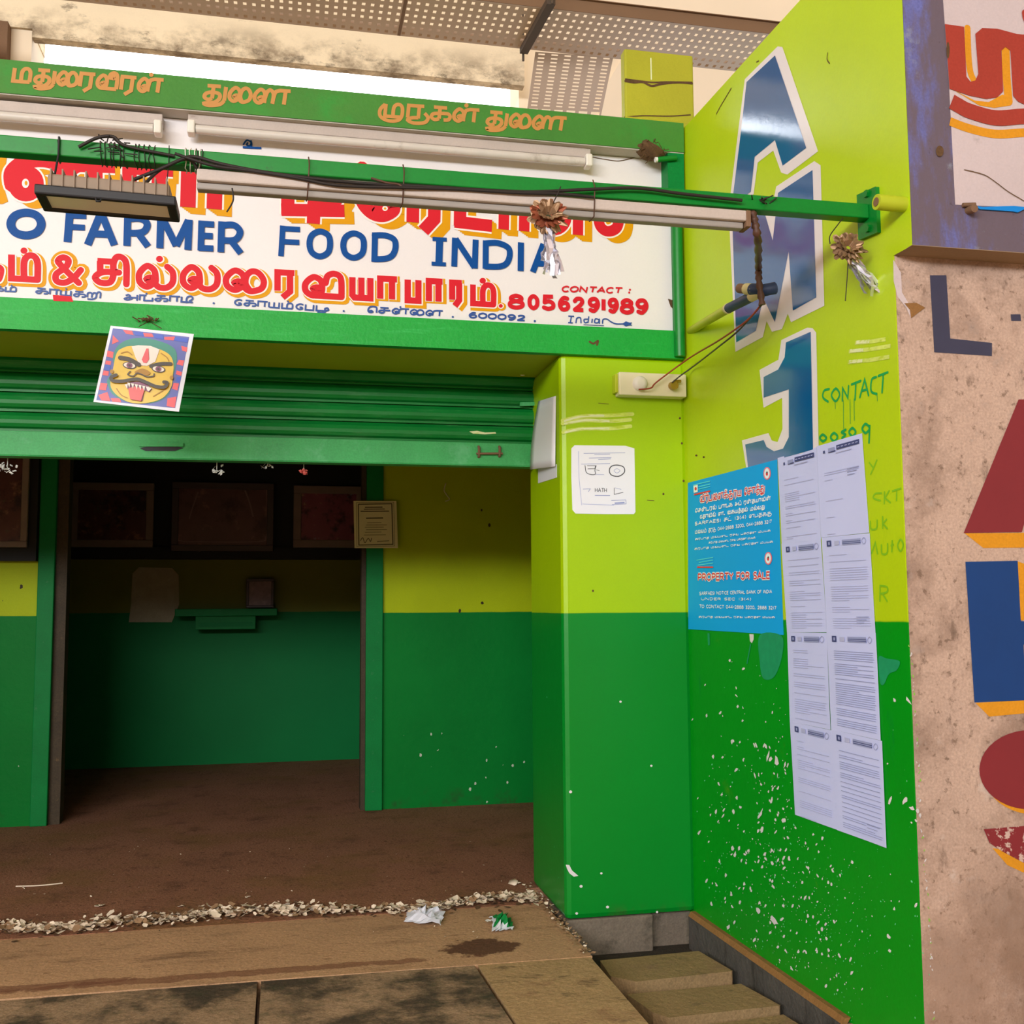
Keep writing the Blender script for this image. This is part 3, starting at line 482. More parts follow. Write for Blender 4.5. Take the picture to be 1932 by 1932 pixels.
# ------------------------------------------------------------------ setting: ground
def slab(name, poly, z0, z1, m, m_side=None, bevel=0.0, **k):
    b = MB(); b.prism([(x, y, z0) for x, y in poly], (0, 0, z1 - z0), m, m_side); return b.build(name, bevel=bevel, **k)
floor = slab('floor', [(-4, 4.27), (1.036, 4.27), (1.03, 4.5), (1.9, 4.5), (1.9, 8.7), (-4, 8.7)], -.16, 0, m_floor, kind='structure')
apron = slab('floor_threshold', [(-4, 3.70), (1.045, 3.605), (1.036, 4.27), (-4, 4.27)], -.16, -.002, m_apron, kind='structure')
jx = [-3.2, -1.9, -.98, -.066, .672, 1.044]
for i in range(len(jx) - 1):
    g = .006
    slab('floor_paving', [(jx[i] + g, 2.9), (jx[i + 1] - g, 2.9), (jx[i + 1] - g - (.03 if i == 3 else 0), 3.62 - .012 * jx[i + 1]), (jx[i] + g - (.03 if i == 4 else 0), 3.62 - .012 * jx[i])], -.16, -.004, m_slabl if i == 4 else m_slabd, bevel=.004, kind='structure')
slab('floor_street', [(-16, -14), (14, -14), (14, 2.895), (1.05, 2.895), (-16, 2.895)], -.2, -.01, m_slabl, kind='structure')
slab('floor_gutter', [(1.046, 2.895), (1.70, 2.895), (1.70, 4.3), (1.036, 4.3)], -.3, -.135, m_soil, kind='structure')
slab('floor_street', [(1.70, 2.895), (3.4, 2.895), (3.4, 2.9), (1.70, 2.9)], -.2, -.012, m_slabl, kind='structure')

# ------------------------------------------------------------------ setting: walls of the shop
ZT = EYE + 1.948   # top of the lime wall
b = MB()
def wp(y, z, off=0): return Vector((wall_x(y), y, z)) + WN * off
b.prism([wp(2.552, -.3), wp(4.75, -.3), wp(4.75, ZT), wp(2.468, ZT), wp(2.468, EYE + .95), wp(2.552, EYE + .95)], -WN * .03, m_wall_r)
wall_right = b.build('wall_right', kind='structure')
b = MB()
b.prism([wp(2.9, -.14, .028), wp(4.005, -.14, .028), wp(4.005, -.012, .028), wp(2.9, -.012, .028)], -WN * .028, m_granite)
b.prism([wp(2.9, -.012, .03), wp(4.005, -.012, .03), wp(4.005, .004, .018), wp(2.9, .004, .018)], -WN * .018, m_ledge)
b.build('baseboard_right', kind='structure')
YP = 4.008
pil = MB(); pil.box((1.060, YP, 0), (1.59, 4.56, 2.20), m_pillar)
pillar = pil.build('wall_front', bevel=.022, kind='structure')
b = MB(); b.box((1.062, YP + .004, -.14), (1.41, 4.3, 0), m_block); b.box((1.41, YP + .05, -.14), (1.585, 4.3, 0), m_block)
b.build('baseboard_front', bevel=.006, kind='structure')
b = MB(); b.box((-3.5, YP, 0), (-2.95, 4.56, 2.2), m_pillar); b.build('wall_front_left', kind='structure')
b = MB(); b.box((-3.55, 2.5, -.1), (-3.5, 8.7, 3.15), m_wall_r); b.build('wall_left', kind='structure')
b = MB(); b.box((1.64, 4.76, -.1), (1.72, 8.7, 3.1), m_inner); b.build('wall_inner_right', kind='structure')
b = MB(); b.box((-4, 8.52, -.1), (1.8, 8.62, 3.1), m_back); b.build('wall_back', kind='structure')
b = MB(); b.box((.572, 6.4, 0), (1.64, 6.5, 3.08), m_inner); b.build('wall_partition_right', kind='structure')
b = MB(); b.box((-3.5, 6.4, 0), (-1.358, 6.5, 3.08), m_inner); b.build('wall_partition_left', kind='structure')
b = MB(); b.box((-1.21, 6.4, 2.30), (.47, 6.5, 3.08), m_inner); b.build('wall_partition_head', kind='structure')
for nm, xa, xb, xc in (('door_frame_right', .475, .575, .449), ('door_frame_left', -1.36, -1.272, -1.212)):
    b = MB(); b.box((xa, 6.372, 0), (xb, 6.53, 3.05), m_dgreen); b.build('trim_' + nm, bevel=.004, kind='structure')
    b = MB(); x_ = sorted((xc, xa if xc < xa else xb)); b.box((x_[0], 6.41, 0), (x_[1], 6.51, 3.05), m_brownwood); b.build('trim_' + nm + '_stop', kind='structure')
b = MB(); b.box((-4, 4.05, 3.02), (1.8, 8.7, 3.12), m_under); b.build('ceiling_shop', kind='structure')
# lintel beam with its green face, the sign wall over it and the projecting green band
b = MB(); b.box((-3.5, 4.0, 2.196), (1.577, 4.46, 2.30), m_soffit); b.build('trim_lintel', kind='structure')
b = MB(); b.box((-3.5, 3.982, 2.190), (1.574, 4.0, 2.305), m_beam); b.box((-3.5, 4.0, 2.19), (1.574, 4.02, 2.196), m_beam)
lintel_face = b.build('trim_lintel_face', kind='structure')
b = MB(); b.box((-3.5, 4.04, 2.30), (1.575, 4.3, 3.15), m_signtop); b.build('wall_over_sign', kind='structure')
b = MB(); b.box((-3.5, 4.3, 2.2), (1.64, 4.46, 3.1), m_under); b.build('wall_over_shutter', kind='structure')
ZB0, ZB1 = EYE + 1.834, EYE + 1.962
band_mb = MB(); band_mb.box((-3.5, 3.935, ZB0 + .004), (1.575, 4.3, ZB1), m_band); band_mb.box((-3.5, 3.94, ZB0), (1.575, 4.04, ZB0 + .004), m_signtop)
band = band_mb.build('trim_top_band', kind='structure')
b = MB(); b.box((1.505, 3.94, 2.8), (1.575, 4.04, ZB0), m_dgreen); b.box((1.542, 3.99, 2.302), (1.576, 4.04, ZB0), m_dgreen); b.build('trim_sign_edge', kind='structure')
b = MB(); b.box((1.343, 3.985, ZB1), (1.645, 4.04, EYE + 2.285), m_yblock); b.box((1.338, 3.975, ZB1), (1.65, 4.05, ZB1 + .03), m_yblock)
yb = b.build('trim_parapet_stub', bevel=.008, kind='structure')
d = Draw(PY(3.985), (600, 0, 3.019)); d.curve([(1750, 462), (1800, 470), (1850, 468), (1900, 490), (1960, 478), (2050, 470), (2130, 476)], 13, m_dirt); d.curve([(1752, 452), (1830, 462), (1905, 470), (1990, 468), (2128, 470)], 10, m_dirt); d.line([(1895, 330), (1898, 455)], 8, m_smear2)
d.curve([(1745, 668), (1850, 660), (2000, 662), (2120, 655)], 7, m_dirt); d.build('dirt_streak', yb)

# ------------------------------------------------------------------ setting: the market roof behind and above
b = MB(); b.box((-1.306, 5.6, EYE + 2.925), (1.292, 5.66, 5.3), m_beige); b.build('ceiling_beam', kind='structure')
b = MB(); b.box((1.292, 5.75, EYE + 2.5), (5.5, 6.0, 5.3), m_beige2); b.build('ceiling_beam_end', kind='structure')
b = MB()
q = [PY(5.72).px(x, y) for x, y in ((1175, 108), (1150, 150), (1132, 185), (1132, 260), (1420, 260), (1420, 60))]
b.prism(q, (0, .2, 0), m_beige2); b.build('wall_far_column', kind='structure')
b = MB(); b.box((-1.50, 5.62, EYE + 2.3), (-1.31, 5.9, 5.3), m_beige2); b.build('wall_far_left_column', kind='structure')
b = MB(); b.box((-4.5, 5.55, EYE + 2.3), (-1.41, 5.8, EYE + 2.97), m_brown); b.box((-4.5, 5.6, EYE + 2.97), (-1.306, 5.9, 5.3), m_beige); b.build('wall_far_left', kind='structure')
b = MB(); b.box((-16, -12, 5.0), (14, 5.6, 5.2), m_beige2); b.build('ceiling', kind='structure')

b = MB(); b.box((-16, -10, -.1), (14, -9.6, 3.3), m_under); b.build('wall_opposite', kind='structure')
# ------------------------------------------------------------------ setting: neighbouring shop front (right)
b = MB(); b.prism([(1.628, 2.55, -.2), (3.4, 2.55, -.2), (3.4, 4.7, -.2), (1.75, 4.7, -.2), (1.66, 2.60, -.2)], (0, 0, EYE + .95 + .2), m_neigh)
neigh = b.build('wall_neighbour', kind='structure')
b = MB(); b.prism([(1.6293, 2.466, EYE + .95), (3.4, 2.466, EYE + .95), (3.4, 4.7, EYE + .95), (1.75, 4.7, EYE + .95), (1.66, 2.55, EYE + .95)], (0, 0, ZT - EYE - .95), m_frame)
b.box((1.628, 2.464, EYE + .9495), (3.4, 2.549, EYE + .951), m_under)
neigh_up = b.build('wall_neighbour_upper', kind='structure')

# ------------------------------------------------------------------ the painted sign
sx = thing('sign_board', 'long white hand-painted shop sign with red Tamil and blue English lettering', 'sign', (0, 4.03, 2.305))
b = MB(); b.box((-3.45, 4.016, 2.303), (1.545, 4.04, ZB0 - .002), m_sign); b.build('board', sx)
SP = PY(4.016)
d = Draw(SP, (0, 220, 3.864), .0010)
Z3, Z4, Z5 = (0, 220, 3.864), (440, 240, 3.864), (860, 240, 4.2)
BIG = [  # (region, width, strokes) heavy red title
 (Z3, 112, [('d', (190, 490, 75, 1))]),
 (Z3, 112, [('s', [(92, 500), (92, 410), (170, 340), (280, 318), (390, 335), (455, 400), (470, 520), (455, 590)]), ('s', [(470, 470), (520, 380), (610, 345), (700, 350)]), ('l', [(560, 352), (838, 362)]), ('l', [(690, 340), (690, 600)])]),
 (Z3, 100, [('l', [(892, 372), (1262, 395)]), ('l', [(945, 360), (945, 600)]), ('l', [(1165, 390), (1150, 600)])]),
 (Z3, 108, [('l', [(1378, 330), (1370, 662)]), ('l', [(1330, 370), (1720, 395)]), ('l', [(1570, 390), (1562, 676)])]),
 (Z4, 94, [('l', [(398, 300), (398, 640)]), ('l', [(350, 604), (810, 612)]), ('l', [(598, 300), (584, 705)]), ('s', [(600, 350), (700, 345), (775, 400), (780, 480), (735, 545), (650, 590)])]),
 (Z4, 100, [('s', [(940, 300), (925, 440), (945, 550), (1010, 625), (1090, 645), (1160, 610), (1160, 575), (1100, 565), (1060, 610)]), ('s', [(1030, 430), (1110, 455), (1190, 440)])]),
 (Z4, 92, [('l', [(1312, 350), (1308, 695)]), ('l', [(1270, 400), (1560, 415)]), ('l', [(1470, 400), (1464, 672), (1385, 758)])]),
 (Z4, 92, [('l', [(1656, 350), (1652, 722)]), ('l', [(1612, 690), (1885, 722)])]),
 (Z5, 86, [('l', [(384, 480), (378, 812)]), ('l', [(545, 480), (540, 826)]), ('l', [(340, 560), (620, 580)])]),
 (Z5, 86, [('s', [(660, 640), (670, 760), (740, 815), (820, 805), (870, 740), (880, 620)]), ('l', [(968, 560), (966, 856)]), ('s', [(1130, 620), (1134, 760), (1170, 815), (1220, 826), (1270, 800), (1290, 740), (1294, 640)])]),
]
for k in range(1, 6):
    for rg, wd, L in BIG:
        d.r = rg; t = k / 5; d.strokes(L, wd, m_yel, 0, (72 * t, 52 * t))
for rg, wd, L in BIG: d.r = rg; d.strokes(L, wd + 26, m_wht, 1)
for rg, wd, L in BIG: d.r = rg; d.strokes(L, wd, m_red, 2)
d.r = Z3; d.ell((188, 490), 26, 34, m_sign, 3); d.ell((192, 488), 10, 16, m_yel, 4)
d.r = Z4; d.ell((1106, 595), 20, 18, m_wht, 3); d.ell((1106, 596), 9, 8, m_yel, 4)
d.r = Z3; d.poly([(-160, 250), (-20, 250), (52, 280), (45, 340), (30, 520), (60, 620), (20, 638), (-160, 640)], m_yel, 0)
d.build('title_lettering', sx, label='red letters with amber shadow')
# blue English line
d = Draw(SP, Z3, .0032)
d.curve([(192, 702), (270, 725), (302, 785), (270, 845), (192, 868), (112, 845), (80, 785), (112, 725)], 60, m_blu, 0, closed=True)
d.build('painted_word', sx, label='blue capital letters'); d = Draw(SP, Z3, .0032)
for L, wd in (([('l', [(510, 697), (493, 917)])], 54), ([('l', [(485, 722), (630, 728)]), ('l', [(500, 805), (620, 812)])], 44),
              ([('l', [(733, 712), (640, 937)]), ('l', [(742, 712), (835, 940)]), ('l', [(670, 856), (805, 862)])], 52),
              ([('l', [(932, 720), (926, 945)]), ('s', [(932, 748), (1030, 748), (1074, 790), (1040, 845), (930, 852)]), ('l', [(1005, 850), (1080, 950)])], 50),
              ([('l', [(1172, 742), (1166, 962)]), ('l', [(1185, 742), (1285, 945)]), ('l', [(1285, 945), (1375, 757)]), ('l', [(1380, 755), (1370, 975)])], 50),
              ([('l', [(1470, 762), (1464, 980)]), ('l', [(1450, 782), (1562, 790)]), ('l', [(1460, 870), (1552, 875)]), ('l', [(1450, 960), (1556, 965)])], 46),
              ([('l', [(1616, 768), (1610, 992)]), ('s', [(1616, 796), (1706, 795), (1750, 845), (1712, 902), (1612, 904)]), ('l', [(1680, 902), (1756, 1000)])], 48)):
    d.strokes(L, wd, m_blu, 0)
d.build('painted_word', sx, label='blue capital letters'); d = Draw(SP, Z3, .0032)
d.r = Z4
for L, wd in (([('l', [(362, 720), (348, 942)]), ('l', [(340, 740), (487, 748)]), ('l', [(350, 836), (482, 842)])], 40),
              ([('o', [(632, 762), (692, 790), (706, 852), (690, 915), (632, 944), (574, 915), (556, 852), (574, 790)]), ('o', [(878, 776), (938, 804), (952, 864), (936, 926), (878, 954), (820, 926), (802, 864), (820, 804)])], 44),
              ([('l', [(1033, 770), (1028, 984)]), ('s', [(1030, 790), (1110, 792), (1172, 822), (1182, 880), (1160, 935), (1110, 960), (1028, 964)])], 44),
              ):
    d.strokes(L, wd, m_blu, 0)
d.build('painted_word', sx, label='blue capital letters'); d = Draw(SP, Z3, .0032)
d.r = Z4
for L, wd in (([('l', [(1505, 805), (1498, 1008)])], 52), ([('l', [(1452, 816), (1556, 822)]), ('l', [(1445, 996), (1550, 1002)])], 30),
              ([('l', [(1616, 808), (1610, 1018)]), ('l', [(1620, 815), (1758, 1025)]), ('l', [(1766, 822), (1760, 1032)])], 44)):
    d.strokes(L, wd, m_blu, 0)
d.r = Z5
for L, wd in (([('l', [(236, 900), (234, 1124)]), ('s', [(236, 922), (330, 920), (410, 955), (426, 1010), (405, 1075), (350, 1105), (236, 1106)])], 48), ([('l', [(514, 916), (512, 1142)])], 50),
              ([('l', [(692, 928), (608, 1150)]), ('l', [(700, 928), (795, 1162)]), ('l', [(640, 1082), (760, 1088)])], 48)):
    d.strokes(L, wd, m_blu, 0)
d.build('painted_word', sx, label='blue capital letters'); d = Draw(SP, Z3, .0032)
d.r = Z3; d.curve([(1775, 205), (1800, 175), (1830, 190), (1822, 215), (1800, 210), (1805, 195)], 12, m_blu); d.line([(1770, 226), (1905, 232)], 16, m_blu); d.curve([(1830, 180), (1835, 205), (1830, 232)], 12, m_blu)
d.build('painted_mark', sx)
# third line in red with amber shadow
d = Draw(SP, Z3, .0010)
L3 = [(Z3, 'ma', (62, 985, 300, 1204), (-5, 34)), (Z3, 'si', (672, 1030, 945, 1235), None), (Z3, 'la', (995, 1062, 1282, 1262), (25, 52)), (Z3, 'la', (1315, 1070, 1605, 1272), None), (Z3, 'ai', (1630, 1095, 1945, 1285), None),
      (Z4, 'ra', (300, 1036, 470, 1262), None), (Z4, 'vi', (505, 1066, 812, 1248), None), (Z4, 'ya', (845, 1072, 1022, 1265), None), (Z4, 'aa', (1048, 1082, 1216, 1275), None), (Z4, 'pa', (1248, 1090, 1372, 1286), None), (Z4, 'aa', (1402, 1100, 1548, 1292), None), (Z4, 'ra', (1572, 1112, 1688, 1325), None),
      (Z5, 'ma', (112, 1225, 322, 1422), (-5, 34))]
lay = [[(m_yel, 34, 20, 16, 0)], [(m_wht, 14, 4, 3, 1)], [(m_red, 0, 0, 0, 2)]]
for ly in lay:
    for rg, g, bx, dt in L3:
        d.r = rg
        if g == 'ra': bx = (bx[0], bx[1], bx[2], bx[1] + (bx[3] - bx[1]) * .80)
        glyph_box(d, g, bx, 46, ly, slope=.055, dot=dt or False)
    d.r = Z3; m, ex, dx, dy, lv = ly[0]
    d.curve([(575, 1215), (440, 1080), (430, 1045), (465, 1028), (500, 1052), (480, 1100), (412, 1150), (415, 1200), (475, 1212), (540, 1175), (590, 1120)], 46 + ex * (1.9 if lv == 0 else 1), m, lv, (dx * .3, dy * .3))
    d.curve([(-40, 1080), (15, 1110), (0, 1190), (-40, 1200)], 30 + ex, m, lv, (dx, dy))
    d.r = Z5; d.ell((355 + dx * .4, 1418 + dy * .3), 16 + ex * .55, 15 + ex * .5, m, lv)
d.build('trade_lettering', sx, label='red Tamil letters with amber outline')
d = Draw(SP, Z5, .0022)
for g, bx in zip('8056291989', ((415, 1318, 540, 1446), (566, 1322, 662, 1452), (680, 1326, 786, 1456), (808, 1336, 906, 1462), (920, 1342, 1026, 1466), (1042, 1344, 1140, 1472), (1152, 1348, 1186, 1470), (1200, 1350, 1290, 1478), (1300, 1354, 1408, 1486), (1420, 1356, 1524, 1486))):
    glyph_box(d, g, bx, 34, [(m_red, 0, 0, 0, 0)], slope=.03)
run_text(d, list('CONTACT') + [' ', ':'], (838, 1303), (1400, 1318), 40, 13, [(m_red, 0, 0, 0, 0)], .25)
d.build('phone_lettering', sx, label='red telephone number')
d = Draw(SP, Z5, .0022); nv = [(m_nav, 0, 0, 0, 0)]
run_text(d, list('600092') + [' ', '.'], (104, 1508), (660, 1540), 38, 14, nv, .12)
d.strokes([('l', [(915, 1495), (905, 1550)]), ('l', [(890, 1498), (935, 1500)]), ('l', [(888, 1550), (925, 1552)]), ('s', [(950, 1550), (958, 1515), (985, 1512), (990, 1550)]), ('s', [(1045, 1545), (1020, 1550), (1015, 1525), (1045, 1522)]), ('l', [(1052, 1500), (1045, 1552)]), ('l', [(1080, 1520), (1075, 1552)]), ('s', [(1130, 1525), (1105, 1520), (1098, 1548), (1125, 1550), (1135, 1525), (1135, 1555)]), ('s', [(1160, 1555), (1165, 1525), (1195, 1522), (1230, 1545), (1270, 1560), (1330, 1560)])], 10, m_nav)
d.poly([(1315, 1560), (1345, 1540), (1375, 1550), (1395, 1548), (1385, 1562), (1395, 1575), (1370, 1572), (1345, 1580)], m_nav); d.line([(1010, 1566), (1172, 1574)], 5, m_nav)
run_text(d, list('ARTS'), (1165, 1610), (1280, 1614), 18, 5, nv)
d.r = Z3
run_text(d, ['ka', 'ma', '+'], (-60, 1270), (140, 1278), 32, 11, nv, .1)
run_text(d, ['ka', 'aa', 'ya', '+', 'ka', 'rri'], (262, 1288), (752, 1328), 36, 12, nv, .08)
run_text(d, ['a', 'nga', '+', 'ka', 'aa', 'di'], (905, 1336), (1420, 1356), 38, 12, nv, .08); d.ell((1558, 1362), 8, 7, m_nav)
d.r = Z4
run_text(d, ['ee', 'ka', 'aa', 'ya', 'ma', '+', 'ee', 'pa', 'du'], (8, 1296), (706, 1344), 38, 12, nv, .08); d.ell((805, 1342), 8, 7, m_nav)
run_text(d, ['e', 'sa', 'na', '+', 'ai', 'na'], (980, 1350), (1535, 1380), 38, 12, nv, .08); d.ell((1600, 1384), 8, 7, m_nav)
d.build('address_lettering', sx, label='small blue address letters')
d = Draw(PY(4.0155), Z5, .001); d.curve([(1085, 238), (1180, 255), (1290, 268), (1400, 245), (1450, 232)], 7, m_dirt); d.build('crack', sx); d = Draw(PY(4.0155), Z5, .001); d.poly([(1680, 1360), (1735, 1375), (1738, 1460), (1700, 1420)], m_dirt)
d.build('paint_patch', sx)
d = Draw(PY(3.982), Z3, .001); d.poly([(385, 1300), (520, 1310), (535, 1350), (390, 1345)], m_red); d.r = Z5; d.curve([(1060, 1700), (1090, 1715), (1125, 1695), (1118, 1725)], 16, m_dirt); d.build('paint_patch', lintel_face)
# faded orange prayers on the top band
d = Draw(PY(3.935), (0, 0, 3.019), .0012); og = [(m_org, 0, 0, 0, 0)]
run_text(d, ['ma', 'tu', 'ai', 'ra', 'vii', 'ra', 'na', '+'], (75, 462), (935, 532), 74, 22, og, .14)
run_text(d, ['tu', 'nna', 'ai'][:1] + ['ai', 'nna'], (1160, 566), (1660, 600), 78, 22, og, .14)
d.r = (600, 0, 3.019)
run_text(d, ['mu', 'ru', 'ka', 'na', '+'], (345, 660), (925, 700), 70, 21, og, .1)
run_text(d, ['tu', 'ai', 'nna'], (960, 710), (1420, 748), 72, 21, og, .14)
d.build('painted_prayer', band)

# ------------------------------------------------------------------ paint on the lime wall
d = Draw(PW(), (1240, 50, 3.864), .0010); PXR = (0, 0, 1)
A_w = [(880, 145), (915, 150), (1175, 910), (950, 1080), (905, 1065), (848, 905), (735, 992), (705, 1222), (600, 1290), (528, 1290), (590, 780), (640, 385)]
A_b = [(862, 212), (655, 405), (610, 800), (552, 1266), (606, 1266), (686, 1205), (714, 950), (862, 828), (918, 1014), (1090, 885)]
d.poly(A_w, m_amjw, 0); d.poly(A_b, m_amj, 1)
d.r = PXR
M_w = [(1377, 432), (1388, 664), (1440, 636), (1447, 606), (1457, 626), (1476, 621), (1487, 592), (1493, 608), (1556, 577), (1549, 312), (1537, 304), (1465, 352), (1460, 378), (1441, 392), (1419, 398)]
M_b = [(1383, 428), (1390, 646), (1427, 624), (1441, 562), (1463, 608), (1489, 474), (1497, 586), (1541, 561), (1534, 321), (1469, 364), (1459, 454), (1444, 404), (1419, 408)]
d.poly(M_w, m_amjw, 0); d.poly(M_b, m_amj, 1)
d.r = (1140, 480, 3.22)
J_w = [(1235, 445), (1268, 448), (1290, 475), (1305, 1165), (1280, 1190), (1050, 1250), (865, 1300), (838, 1130), (1000, 1085), (1020, 1130), (1055, 1140), (1085, 1060), (1083, 872), (970, 932), (945, 702), (1060, 640), (1078, 520)]
J_b = [(1258, 470), (1272, 1185), (1050, 1248), (878, 1297), (860, 1155), (972, 1128), (990, 1170), (1035, 1196), (1090, 1180), (1125, 1110), (1125, 820), (972, 870), (972, 745), (1060, 700), (1100, 625), (1108, 535)]
d.poly(J_w, m_amjw, 0); d.poly(J_b, m_amj, 1)
d.build('painted_initials', wall_right, label='blue block capitals outlined in white')
d = Draw(PW(), (1140, 480, 3.22), .0010)
for L in ([('s', [(1368, 818), (1338, 828), (1330, 868), (1362, 895)])], [('o', [(1408, 815), (1432, 850), (1408, 892), (1382, 855)])], [('l', [(1448, 888), (1450, 812), (1482, 872), (1486, 800)])], [('l', [(1505, 790), (1560, 768)]), ('l', [(1530, 780), (1526, 882)])],
          [('l', [(1555, 868), (1584, 760), (1608, 856)]), ('l', [(1565, 830), (1600, 820)])], [('s', [(1655, 745), (1628, 760), (1624, 830), (1658, 848)])], [('l', [(1668, 738), (1725, 716)]), ('l', [(1698, 728), (1690, 838)])]):
    d.strokes(L, 15, m_spray, 0, rnd=True)
for x, y0, y1 in ((1455, 885, 1060), (1495, 880, 1030), (1520, 875, 1010), (1405, 900, 938), (1660, 845, 892)): d.line([(x, y0), (x + 2, y1)], 5, m_spray)
d.strokes([('o', [(1330, 1095), (1352, 1115), (1332, 1135), (1312, 1115)]), ('o', [(1398, 1085), (1420, 1108), (1400, 1135), (1378, 1110)]), ('s', [(1470, 1065), (1445, 1080), (1468, 1095), (1448, 1115)]), ('o', [(1510, 1055), (1530, 1078), (1512, 1105), (1490, 1080)]), ('o', [(1590, 1030), (1615, 1055), (1592, 1085), (1570, 1060)]), ('l', [(1615, 1035), (1610, 1150)])], 16, m_spray)
d.r = (1270, 800, 4.293)
d.strokes([('l', [(1588, 310), (1622, 352)]), ('l', [(1655, 288), (1600, 412)]), ('s', [(1690, 560), (1640, 565), (1625, 600), (1680, 620)]), ('l', [(1715, 545), (1712, 650)]), ('l', [(1755, 535), (1718, 598), (1765, 640)]), ('l', [(1775, 545), (1850, 520)]), ('l', [(1815, 530), (1812, 625)]), ('s', [(1600, 790), (1605, 850), (1650, 845), (1655, 780)]), ('l', [(1700, 745), (1700, 850)]), ('l', [(1735, 770), (1702, 805), (1740, 850)]),
           ('l', [(1610, 1050), (1640, 960), (1660, 1055)]), ('s', [(1690, 980), (1695, 1050), (1735, 1045), (1740, 970)]), ('l', [(1765, 985), (1790, 975)]), ('l', [(1778, 940), (1775, 1040)]), ('o', [(1845, 935), (1868, 980), (1845, 1030), (1822, 985)]), ('l', [(1680, 1310), (1678, 1440)]), ('s', [(1680, 1310), (1735, 1320), (1735, 1360), (1685, 1375)]), ('l', [(1700, 1375), (1740, 1440)])], 16, m_spray2)
d.build('sprayed_writing', wall_right, label='green sprayed handwriting')
d = Draw(PW(), (1140, 480, 3.22), .0009)
for a, c in (((1525, 538), (1712, 515)), ((1488, 590), (1742, 556)), ((1482, 656), (1735, 622))):
    d.line([a, ((a[0] * .5 + c[0] * .5), a[1] * .5 + c[1] * .5 + 4), c], 24, m_smear, 0); d.line([(a[0] + 10, a[1] - 4), (a[0] + 90, a[1] - 10)], 20, m_smear2, 1)
d.r = (1270, 800, 4.293)
for x, y in ((190, 255), (250, 268), (78, 158), (85, 460)): d.ell((x, y), 9, 8, m_dirt, 0, 8)
d.r = PXR
for pts in ([(1352, 215), (1360, 200), (1378, 170), (1379, 168)], [(1432, 115), (1428, 117)], [(1562, 100), (1561, 112), (1566, 120)]): d.curve([p for p in pts], 2.4, m_dirt)
d.build('paint_smear', wall_right)
d = Draw(PY(YP), (900, 680, 4.026), .0009)
for pts, wd in (([(650, 458), (800, 425), (960, 420), (1180, 408)], 30), ([(650, 480), (820, 455), (1000, 462), (1165, 450)], 30), ([(655, 545), (800, 520), (1000, 518), (1165, 500)], 30)):
    d.curve(pts, wd, m_smear, 0, rnd=True); d.curve([(pts[0][0] + 15, pts[0][1] + 2)] + pts[1:3], wd * .5, m_smear2, 1)
for x, y in ((1540, 440), (1555, 630), (1568, 915), (880, 1750), (1415, 1015)): d.ell((x, y), 8, 9, m_dirt, 0, 8)
d.line([(920, 325), (1000, 332)], 4, m_dirt); d.line([(1290, 1062), (1345, 1066)], 4, m_dirt)
d.r = (980, 1140, 2.928)
d.poly([(255, 1438), (275, 1440), (290, 1470), (325, 1500), (300, 1505), (275, 1485), (262, 1460)], chipm := m_amjw)
for x, y, r in ((558, 538, 7), (282, 1036, 9), (728, 892, 7), (340, 1558, 9), (452, 1486, 7), (486, 1672, 9), (316, 1708, 8), (760, 1700, 7)): d.ell((x, y), r, r * .9, m_amjw, 0, 8)
d.build('paint_smear', pillar)

# ------------------------------------------------------------------ lettering on the neighbouring front
U7 = (1632, 0, 3.863)
d = Draw(PY(2.466), U7, .0004)
d.poly([(548, -400), (568, 0), (612, 620), (657, 1492), (1900, 1545), (1900, -400)], m_neigh_up, 0)
d.build('painted_panel', neigh_up)
d = Draw(PY(2.466), U7, .0011)
body = [(578, 178), (718, 198), (735, 560), (765, 598), (800, 590), (822, 540), (800, 250), (850, 208), (960, 212), (1100, 250), (1400, 280), (1400, 800), (1159, 765), (1110, 742), (1075, 700), (1055, 372), (1020, 345), (990, 372), (1003, 668), (960, 712), (880, 724), (760, 700), (612, 650), (595, 400)]
d.curve([(745, 205), (752, 400), (765, 520), (790, 585)], 50, m_ochre, 0); d.curve([(1022, 350), (1030, 560), (1045, 740)], 66, m_ochre, 0)
d.poly([(640, 655), (800, 735), (900, 745), (1000, 690), (1060, 720), (1060, 770), (940, 788), (830, 770)], m_ochre, 0); d.curve([(618, 886), (760, 938), (950, 978), (1159, 968), (1500, 960)], 66, m_ochre, 0, rnd=False)
d.poly(body, m_brick, 1); d.curve([(628, 742), (680, 772), (760, 812), (950, 862), (1159, 850), (1500, 850)], 118, m_brick, 1, rnd=False)
d.curve([(1165, 100), (1180, 150), (1240, 160)], 60, m_brick, 1)
d.build('tamil_lettering', neigh_up, label='brick red letter with ochre shadow')
d = Draw(PY(2.466), U7, .0030); d.curve([(720, 1240), (800, 1258), (880, 1285), (960, 1340), (1040, 1400), (1159, 1470)], 6, m_dirt); d.build('crack', neigh_up); d = Draw(PY(2.466), U7, .0030); d.ell((540, 1105), 28, 40, m_dirt); d.build('dirt_patch', neigh_up); d = Draw(PY(2.466), U7, .0030); d.ell((600, 370), 12, 60, m_dirt); d.build('dirt_patch', neigh_up)
b = MB(); Pq = PY(2.46); q = [Pq.px(1632 + x / 3.863, y / 3.863) for x, y in ((780, 1495), (860, 1508), (1085, 1500), (1159, 1508), (1300, 1512), (1300, 1528), (1159, 1526), (1115, 1548), (1080, 1540), (930, 1530), (840, 1524))]
b.prism(q, (0, .005, 0), mat('blue_plastic_strip', rgb(0, 130, 215), .4)); tag(b.build('plastic_strip'), 'bright blue plastic strip along the foot of the pale panel', 'strip')
